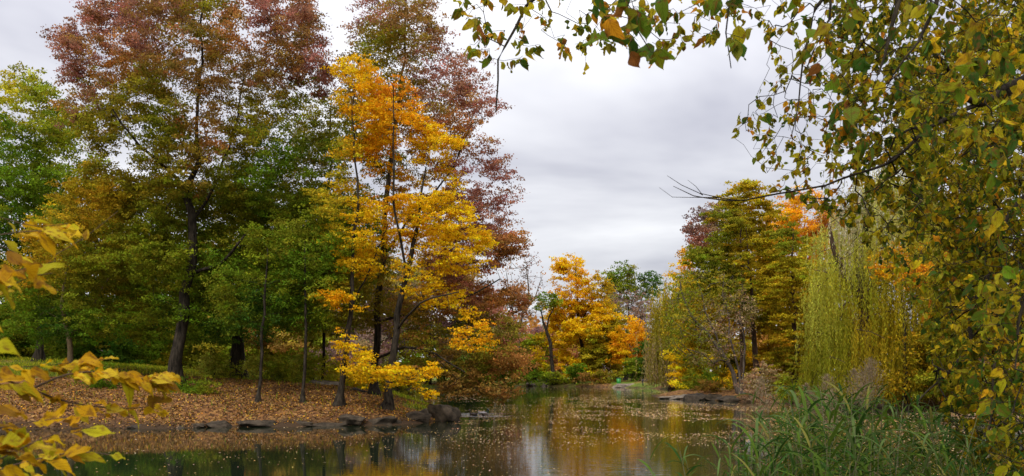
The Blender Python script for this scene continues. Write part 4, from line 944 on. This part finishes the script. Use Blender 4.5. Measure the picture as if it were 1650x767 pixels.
def hanging_tree(name, label, limbs, regions, trunk_xyz, seg, r0):
    """a near tree: limbs are (u, v, Y, r) rows, regions (poly, Y, depth, clusters, leaves per cluster, leaf length, colour weights)"""
    tr = [spline(np.array(trunk_xyz, float), seg * 2)]
    for lb in limbs:
        q = np.array([[*P(a[0], a[1], a[2]), a[3]] for a in lb]); pool = tr[0] if q[0, 3] > 0.0055 or len(tr) < 2 else np.vstack(tr[1:])
        j = np.argmin(np.linalg.norm(pool[:, :3] - q[0, :3], axis=1))
        q = np.vstack([[*pool[j, :3], q[0, 3] * 1.2], q])
        t = spline(q, seg); t[1:-1, :3] += (vnoise(t[1:-1, :3][:, None] + np.array([[[0, 0, 0], [9, 0, 0], [0, 9, 0]]]), 4.0) - 0.5) * 0.05
        tr.append(t)
    base = tr[0][0, :3].copy(); base[2] = gz(base[0], base[1]); root = empty(name, base); tag(root, label, 'tree')
    tr[0][0, 2] = base[2] - 0.2
    wood = [tube(tr[0][:, :3], tr[0][:, 3], 14, 0.1)] + [tube(t[:, :3], t[:, 3], 8, 0.15) for t in tr[1:]]
    T, meta = [], []
    for k, rg in enumerate(regions):
        S = sample_volume(rg[0], rg[1], rg[2], rg[3], rg[7] if len(rg) > 7 else 0, 1.6 * rg[1] / 42)
        T.append(S); meta += [k] * len(S)
    T = np.vstack(T); meta = np.array(meta)
    # the leaf spots hang at the ends of drooping twigs
    A, par, rad, nt = grow(tr, T, -0.5, 0.35, seg, tr[0][:, 2].max() * 0.3, r0, 0.12)
    wood.append(seg_mesh(A, par, rad, nt, 5)); v, q = join(wood); mk('trunk', v, q, np.full(len(q), 4), BARK, root, smooth=True, loc=base)
    childless = np.ones(len(A), bool); childless[par[par >= 0]] = False; childless[:nt] = False
    ends = np.where(childless)[0]
    near = np.concatenate([meta[np.argmin(((A[e_][:, None] - T[None, :, :3]) ** 2).sum(-1), 1)] for e_ in np.array_split(ends, 24)])
    Bs, Ax, Nn, Ls, Cs = [], [], [], [], []
    for e, k in zip(ends, near):
        rg = regions[k]; nl = max(1, rng.poisson(rg[4])); L0 = rg[5]
        chain = [e]
        while len(chain) < 7 and par[chain[-1]] >= nt: chain.append(par[chain[-1]])
        if len(chain) < 2: chain.append(par[e])
        d = norm((A[chain[0]] - A[chain[1]])[None])[0]
        pts = A[chain]
        for i in range(nl):
            t = rng.uniform(0, min(len(chain) - 1, nl * 0.35 * L0 / seg + 0.7)); j = int(t); f_ = t - j
            p = pts[j] * (1 - f_) + pts[min(j + 1, len(pts) - 1)] * f_
            ax = norm((d * 0.3 + np.array([0, 0, -1.0]) + rng.normal(0, 0.45, 3))[None])[0]
            Bs.append(p); Ax.append(ax); Nn.append(rng.normal(0, 1, 3) + np.array([0, -0.6, 0.2])); Ls.append(L0 * rng.uniform(0.55, 1.25)); Cs.append(mixcol(1, *rg[6])[0])
    Bs, Ax, Nn, Ls, Cs = map(np.array, (Bs, Ax, Nn, Ls, Cs))
    Bs = Bs + Ax * 0.012
    near_leaves('crown', Bs, Ax, Nn, Ls, Cs, root, base)
    return root
full = (['dg', 'g', 'yg', 'y', 'o', 'ol'], [2.4, 3, 4.5, 2.2, 0.3, 3])
green = (['dg', 'g', 'yg', 'o', 'b', 'ol'], [4, 4, 1.5, 0.6, 0.5, 3])
fringe = (['g', 'yg', 'y', 'o', 'b', 'ol', 'dg'], [2, 3, 1, 1, 0.6, 4, 1])
hanging_tree('overhanging_tree', 'broad tree at the right edge whose yellow-green branches hang over the pond',
    [[(1900, 60, 8.5, .07), (1750, 90, 8, .055), (1650, 128, 7.8, .035), (1575, 168, 7.6, .028), (1530, 118, 7.4, .018), (1500, 80, 7.3, .010)],
     [(1800, 140, 8.4, .05), (1640, 150, 7.9, .03), (1570, 170, 7.6, .02), (1500, 205, 7.4, .016), (1440, 258, 7.3, .013), (1380, 282, 7.2, .010), (1300, 302, 7.1, .008), (1200, 322, 7.1, .006), (1120, 316, 7.0, .004), (1085, 300, 7.0, .002)],
     [(1180, 322, 7.1, .005), (1130, 312, 7.0, .003), (1100, 298, 6.9, .0025), (1075, 283, 6.9, .0015)],
     [(1150, 318, 7.05, .004), (1115, 318, 7.1, .0025), (1085, 318, 7.1, .002), (1062, 302, 7.15, .0012)],
     [(1135, 315, 7.0, .003), (1122, 300, 6.9, .002), (1108, 290, 6.85, .001)],
     [(1850, 250, 9.0, .06), (1700, 290, 8.6, .045), (1640, 330, 8.5, .035), (1600, 420, 8.4, .025), (1570, 500, 8.2, .02), (1560, 560, 8.0, .016), (1530, 600, 7.9, .012), (1480, 645, 7.8, .005)],
     [(1850, -80, 7.5, .06), (1600, -110, 7.0, .045), (1350, -110, 6.6, .03), (1150, -70, 6.4, .022), (1000, -50, 6.3, .016), (880, -20, 6.2, .012), (835, 45, 6.2, .009), (805, 95, 6.2, .007), (800, 130, 6.2, .006), (799, 180, 6.2, .005)],
     [(1400, -100, 7.0, .03), (1330, -10, 6.8, .016), (1300, 60, 6.7, .010), (1290, 130, 6.6, .006), (1275, 220, 6.5, .003)],
     [(1500, -100, 7.2, .03), (1450, 0, 7.0, .02), (1430, 60, 7.0, .014), (1415, 120, 7.0, .008)],
     [(1820, 420, 8.0, .04), (1700, 440, 7.6, .03), (1620, 520, 7.4, .018), (1600, 620, 7.3, .01), (1590, 700, 7.2, .006)]],
    [([(1320, 20), (1380, -60), (1750, -60), (1760, 420), (1560, 420), (1440, 330), (1380, 290), (1350, 160)], 8.4, 2.0, 4400, 6.0, 0.074, full, 0.12),
     ([(1520, 380), (1760, 380), (1760, 800), (1590, 800), (1510, 640), (1490, 520)], 8.2, 1.8, 2600, 6.0, 0.078, full, 0.14),
     ([(1190, -40), (1380, -40), (1420, 200), (1380, 310), (1260, 310), (1200, 260), (1175, 200), (1230, 140), (1240, 70)], 7.2, 1.2, 520, 4.6, 0.062, fringe, 0.25),
     ([(732, 5), (800, -30), (890, -20), (885, 60), (850, 105), (800, 100), (760, 95), (738, 60)], 6.2, 0.5, 75, 5.5, 0.078, fringe, 0.1),
     ([(880, -30), (1250, -50), (1240, 40), (1150, 60), (1060, 100), (1000, 60), (960, 90), (930, 115), (890, 60)], 6.3, 0.6, 170, 4.5, 0.075, fringe, 0.3),
     ([(1250, 300), (1480, 300), (1560, 420), (1500, 520), (1420, 420), (1340, 350)], 7.6, 1.0, 480, 4.5, 0.066, full, 0.25)],
    [(7.6, 7.6, 0.6, .30), (7.4, 7.5, 2.5, .27), (7.2, 7.6, 4.5, .22), (6.6, 7.6, 6.0, .16), (6.2, 7.6, 7.5, .09)], 0.12, 0.0014)
hanging_tree('overhanging_tree', 'nearer tree with large dark green leaves dangling from the top edge',
    [[(2200, -260, 4.6, .04), (1900, -230, 4.3, .03), (1600, -200, 4.1, .025), (1350, -160, 3.9, .018), (1150, -120, 3.8, .013), (1050, -60, 3.7, .008), (1010, 0, 3.6, .005), (1035, 50, 3.6, .003), (1050, 85, 3.6, .0015)],
     [(1350, -170, 3.9, .012), (1240, -60, 3.8, .007), (1180, 0, 3.7, .004), (1172, 50, 3.7, .003), (1178, 110, 3.7, .002)],
     [(1700, -200, 4.3, .02), (1520, -60, 4.2, .014), (1500, 10, 4.2, .010), (1480, 70, 4.1, .006), (1440, 120, 4.1, .004)],
     [(1500, -180, 4.1, .014), (1360, -40, 4.0, .008), (1340, 30, 4.0, .005), (1300, 110, 4.0, .003)],
     [(2000, 300, 4.6, .025), (1800, 320, 4.4, .018), (1680, 420, 4.3, .012), (1640, 540, 4.3, .006)]],
    [([(940, -20), (1080, -20), (1078, 90), (1050, 105), (1010, 95), (950, 60)], 3.6, 0.25, 30, 3.2, 0.085, green),
     ([(1140, -20), (1210, -20), (1200, 60), (1180, 110), (1150, 60)], 3.7, 0.2, 5, 1.6, 0.085, green),
     ([(1270, -30), (1420, -30), (1410, 200), (1340, 250), (1290, 120)], 4.0, 0.35, 26, 3.5, 0.085, green),
     ([(1400, -30), (1700, -30), (1700, 300), (1480, 280), (1400, 160)], 4.3, 0.5, 130, 3.2, 0.085, (['dg', 'g', 'yg', 'y', 'ol'], [4, 4, 2, 1, 2])),
     ([(1370, 180), (1430, 180), (1440, 290), (1380, 290)], 4.2, 0.2, 7, 4, 0.085, green),
     ([(1560, 350), (1700, 300), (1700, 780), (1600, 780), (1560, 600)], 4.5, 0.4, 130, 3, 0.085, (['dg', 'g', 'yg', 'y', 'ol'], [4, 3, 3, 2, 2]))],
    [(7.0, 4.3, 0.8, .16), (6.9, 4.3, 2.5, .14), (6.6, 4.3, 4.0, .11), (6.1, 4.3, 5.4, .06)], 0.07, 0.0010)

# ------------------------------------------------------------------ yellow shrub at the left edge, close to the camera
def yellow_shrub():
    base = np.array([-1.9, 1.9, gz(-1.9, 1.9)]); root = empty('yellow_shrub', base); tag(root, 'close shrub at the left edge with large yellow leaves on thin twigs', 'shrub')
    br = [ # u, v, Y rows, radius at start, leaf count
        ([(-120, 640, 1.9), (-20, 610, 1.95), (50, 627, 2.0), (110, 648, 2.05), (190, 658, 2.1), (250, 655, 2.15)], .0045, [(.35, 2), (.75, 5), (1, 6)]),
        ([(50, 627, 2.0), (110, 603, 2.0), (170, 600, 2.05), (240, 612, 2.1), (270, 606, 2.1)], .003, [(.55, 4), (.8, 7), (1, 7)]),
        ([(-60, 570, 2.0), (0, 590, 2.0), (60, 590, 2.05), (110, 585, 2.1), (180, 578, 2.1)], .0025, [(.5, 2), (.9, 5), (1, 4)]),
        ([(-100, 800, 1.7), (-10, 760, 1.75), (60, 740, 1.8), (130, 728, 1.85), (190, 735, 1.9)], .004, [(.4, 6), (.7, 8), (.9, 6), (1, 4)]),
        ([(-60, 690, 1.6), (0, 690, 1.65), (50, 680, 1.7), (110, 672, 1.7)], .003, [(.4, 4), (.7, 6), (1, 7)]),
        ([(-80, 770, 1.5), (0, 740, 1.55), (60, 710, 1.6), (120, 690, 1.7), (155, 690, 1.7)], .003, [(.4, 5), (.8, 6), (1, 4)]),
        ([(-80, 790, 1.5), (-10, 790, 1.5), (70, 775, 1.55), (120, 770, 1.6)], .003, [(.4, 6), (.8, 6), (1, 4)]),
        ([(-80, 400, 1.8), (-10, 380, 1.85), (60, 372, 1.9), (130, 378, 1.95)], .003, [(.4, 4), (.7, 5), (1, 4)]),
        ([(-80, 460, 1.6), (-20, 445, 1.6), (30, 435, 1.65), (45, 432, 1.65)], .003, [(.6, 3), (1, 4)]),
        ([(-60, 360, 1.6), (-20, 390, 1.6), (10, 400, 1.6), (30, 410, 1.65)], .003, [(.8, 3), (1, 2)]),
        ([(-80, 560, 1.2), (-30, 545, 1.2), (-10, 540, 1.2)], .003, [(1, 2)]),
        ([(-60, 500, 1.7), (0, 470, 1.75), (50, 445, 1.8), (85, 440, 1.8)], .0025, [(.5, 2), (1, 3)]),
        ([(-60, 330, 1.9), (0, 350, 1.95), (60, 365, 2.0), (110, 360, 2.0)], .0025, [(.5, 2), (1, 4)]),
        ([(45, 435, 1.9), (90, 410, 1.95), (140, 380, 2.0), (190, 340, 2.05)], .002, []),
        ([(-60, 250, 2.0), (-20, 225, 2.0), (5, 218, 2.0)], .002, []),
    ]
    stems = [np.array([[base[0], base[1], base[2] - .1, .016], [-1.75, 1.85, base[2] + .6, .012], [-1.6, 1.85, base[2] + 1.2, .009], [-1.5, 1.85, base[2] + 2.0, .005], [-1.55, 1.9, base[2] + 2.6, .002]]),
             np.array([[base[0] + .1, base[1], base[2] - .1, .014], [-1.5, 1.75, base[2] + .4, .010], [-1.35, 1.7, base[2] + 0.9, .006]])]
    sp = [spline(s_, 0.05) for s_ in stems]
    v, q = join([tube(s_[:, :3], s_[:, 3], 8, .05) for s_ in sp]); wood = [(v, q)]
    alls = np.vstack(sp); B, Ax, Nn, L = [], [], [], []
    parts = []
    for pts, r, lv in br:
        p = np.array([P(*a) for a in pts])
        if r > .0022 or not lv:
            j = np.argmin(np.linalg.norm(alls[:, :3] - p[0] + np.array([0, 0, .15]), axis=1))
            if len(parts) != 1: p = np.vstack([alls[j, :3], p])
        s_ = spline(p, 0.03); rr = np.linspace(r, r * .3, len(s_)); parts.append(tube(s_, rr, 6, .1))
        for t, k in lv:
            for i in range(int(k * 2.8)):
                tt_ = np.clip(t - rng.uniform(0, .22), 0.2, 1); idx = int(tt_ * (len(s_) - 1)); d = norm((s_[min(idx + 1, len(s_) - 1)] - s_[idx - 1])[None])[0]
                side = 1 if i % 2 else -1
                ax = d * rng.uniform(.5, 1.2) + np.array([0.1, side * rng.uniform(.1, .7), rng.normal(-.2, .25)])
                off = norm(ax[None])[0] * rng.uniform(0.005, .03)
                B.append(s_[idx] + off); Ax.append(ax); Nn.append(np.array([rng.normal(0, .35), rng.normal(-.75, .35), 1.0])); L.append(rng.uniform(.030, .064))
    v, q = join(wood + parts); mk('stems', v, q, np.full(len(q), 4), BARKB, root, smooth=True, loc=base)
    B, Ax, Nn, L = map(np.array, (B, Ax, Nn, L))
    pal = np.array([(0.52, 0.30, 0.006), (0.46, 0.24, 0.006), (0.40, 0.33, 0.010), (0.54, 0.38, 0.02), (0.24, 0.12, 0.01)])
    near_leaves('leaves', B, Ax, Nn, L, jitter(pal[rng.choice(5, len(B), p=[.35, .25, .15, .15, .1])], .12), root, base, wr=.52, curl=.12)
yellow_shrub()

# ------------------------------------------------------------------ reeds in front at the right
REED = leaf_mat('reed_leaf', 0.35, 0.7)
STEMM = flat_mat('reed_stem', (0.09, 0.085, 0.03), 0.7)
PLM = leaf_mat('reed_plume', 0.3, 0.8)
def ribbon(p, w, nrm):
    t = norm(np.gradient(p, axis=0)); b = norm(np.cross(t, nrm)); ce = np.cross(b, t) * w[:, None] * 0.25
    v = np.stack([p - b * w[:, None] / 2 + ce, p, p + b * w[:, None] / 2 + ce], 1).reshape(-1, 3); n = len(p); i = np.arange(n - 1) * 3
    q = np.concatenate([np.stack([i, i + 1, i + 4, i + 3], -1), np.stack([i + 1, i + 2, i + 5, i + 4], -1)])
    return v, q
def make_reed(seed, h, nb, plume):
    r = np.random.default_rng(seed); lx, ly = r.normal(0, .14, 2)
    root = empty('reed', (0, 0, 0))
    t = np.linspace(0, 1, 14); sp = np.stack([lx * h * t ** 1.8, ly * h * t ** 1.8, h * t], -1)
    v, q = tube(sp, 0.0045 * (1 - 0.7 * t), 6); mk('stem', v, q, np.full(len(q), 4), STEMM, root, smooth=True)
    a0 = r.uniform(0, 6.28)
    for i in range(nb):
        f = 0.36 + 0.63 * (i + r.uniform(-.3, .3)) / nb; f = min(max(f, .08), .99); k = f * 13; j = int(k); p0 = sp[j] * (1 - k + j) + sp[min(j + 1, 13)] * (k - j)
        az = a0 + (i % 2) * math.pi + r.normal(0, .5); L = r.uniform(.18, .38); el = r.uniform(.2, 1.3); s = np.linspace(0, 1, 12)
        dr = r.uniform(.3, 1.7)
        ang_ = el - dr * s ** 1.5
        dx_ = np.cumsum(np.cos(ang_)) / 12 * L; dz_ = np.cumsum(np.sin(ang_)) / 12 * L
        p = p0 + np.stack([np.cos(az) * dx_, np.sin(az) * dx_, dz_], -1)
        w = r.uniform(.012, .020) * np.clip(np.sin(np.pi * (0.12 + 0.88 * s)) ** .6, 0.02, 1)
        v, q = ribbon(p, w, np.array([-math.sin(az) * .2, math.cos(az) * .2, 1.0]))
        c_ = np.array([(0.028, 0.068, 0.010), (0.065, 0.11, 0.012), (0.10, 0.15, 0.04), (0.15, 0.14, 0.03), (0.22, 0.16, 0.08)])[r.choice(5, p=[.44, .40, .08, .05, .03])] * r.uniform(.8, 1.2)
        mk('blade', v, q, np.full(len(q), 4), REED, root, tint=np.tile(c_, (len(v), 1)), smooth=True)
    if plume:
        n = 750; s = r.random(n) ** .8; c = sp[-1] + np.stack([lx * s * .3 + .06 * s, ly * s * .3, .32 * s - 0.02], -1)
        rad_ = .05 * np.sin(np.pi * (0.1 + .85 * s)) ; off = r.normal(0, 1, (n, 3)); c = c + off * rad_[:, None] * np.array([1, 1, .7])
        ax = norm(np.array([0.3, 0, 1.0]) + off * .5)
        global rng
        V = leaf_quads(c, .026, .005, 0, axis=ax)
        mk('plume_sprays', V, *quads(n), PLM, root, tint=np.repeat(jitter(np.tile((0.30, 0.22, 0.13), (n, 1)), .2), 4, 0))
    return root
def copy_tree(o, parent=None):
    c = o.copy(); COL.objects.link(c)
    if parent is not None: c.parent = parent
    for ch in o.children: copy_tree(ch, c)
    return c
protos = [make_reed(40 + i, 2.0, 17 + i % 3, False) for i in range(7)] + [make_reed(60 + i, 2.15, 11, True) for i in range(3)]
used = set()
def place_reed(k, x, y, sc_, rz):
    o = protos[k]
    if k in used: o = copy_tree(o)
    used.add(k)
    o.location = (x, y, max(gz(x, y), -0.3)); o.scale = (sc_,) * 3; o.rotation_euler.z = rz
    if k < 7: tag(o, 'green reed with long arching blades in the clump at the bottom right', 'reed', 'green reeds at the near water edge')
    else: tag(o, 'reed with a pale feathery plume in the clump at the bottom right', 'reed', 'plumed reeds at the near water edge')
rr = np.random.default_rng(21)
# (u, top v, distance): reeds stand where they grow, the top row thins to the left
def reed_at(k, u, vtop, Y):
    x = (u - U0) / F * Y; z0 = max(gz(x, Y), -0.3); h = CZ + (V0 - vtop) / F * Y - z0
    place_reed(k, x, Y, h / (2.05 if k < 7 else 2.4), rr.uniform(0, 6.28))
for i in range(235):
    u = rr.uniform(1140, 1640) if i % 3 else float(np.clip(rr.normal(1350, 65), 1200, 1500)); Y = rr.uniform(6.0, 10.5)
    lim = np.interp(u, [1150, 1200, 1290, 1330, 1420, 1500, 1640], [705, 670, 612, 600, 622, 650, 630])
    reed_at(int(rr.integers(0, 7)), u, lim + 110 * rr.random() ** 1.3, Y)
for u, v, Y in [(1306, 588, 8.2), (1320, 600, 8.6), (1340, 618, 8.0), (1400, 604, 9.5), (1424, 612, 9.8), (1296, 628, 8.8), (1356, 640, 8.4), (1275, 640, 8.0)]:
    reed_at(7 + int(rr.integers(0, 3)), u, v, Y)
print('objects', len(bpy.data.objects), 'polys', sum(len(m.polygons) for m in bpy.data.meshes))
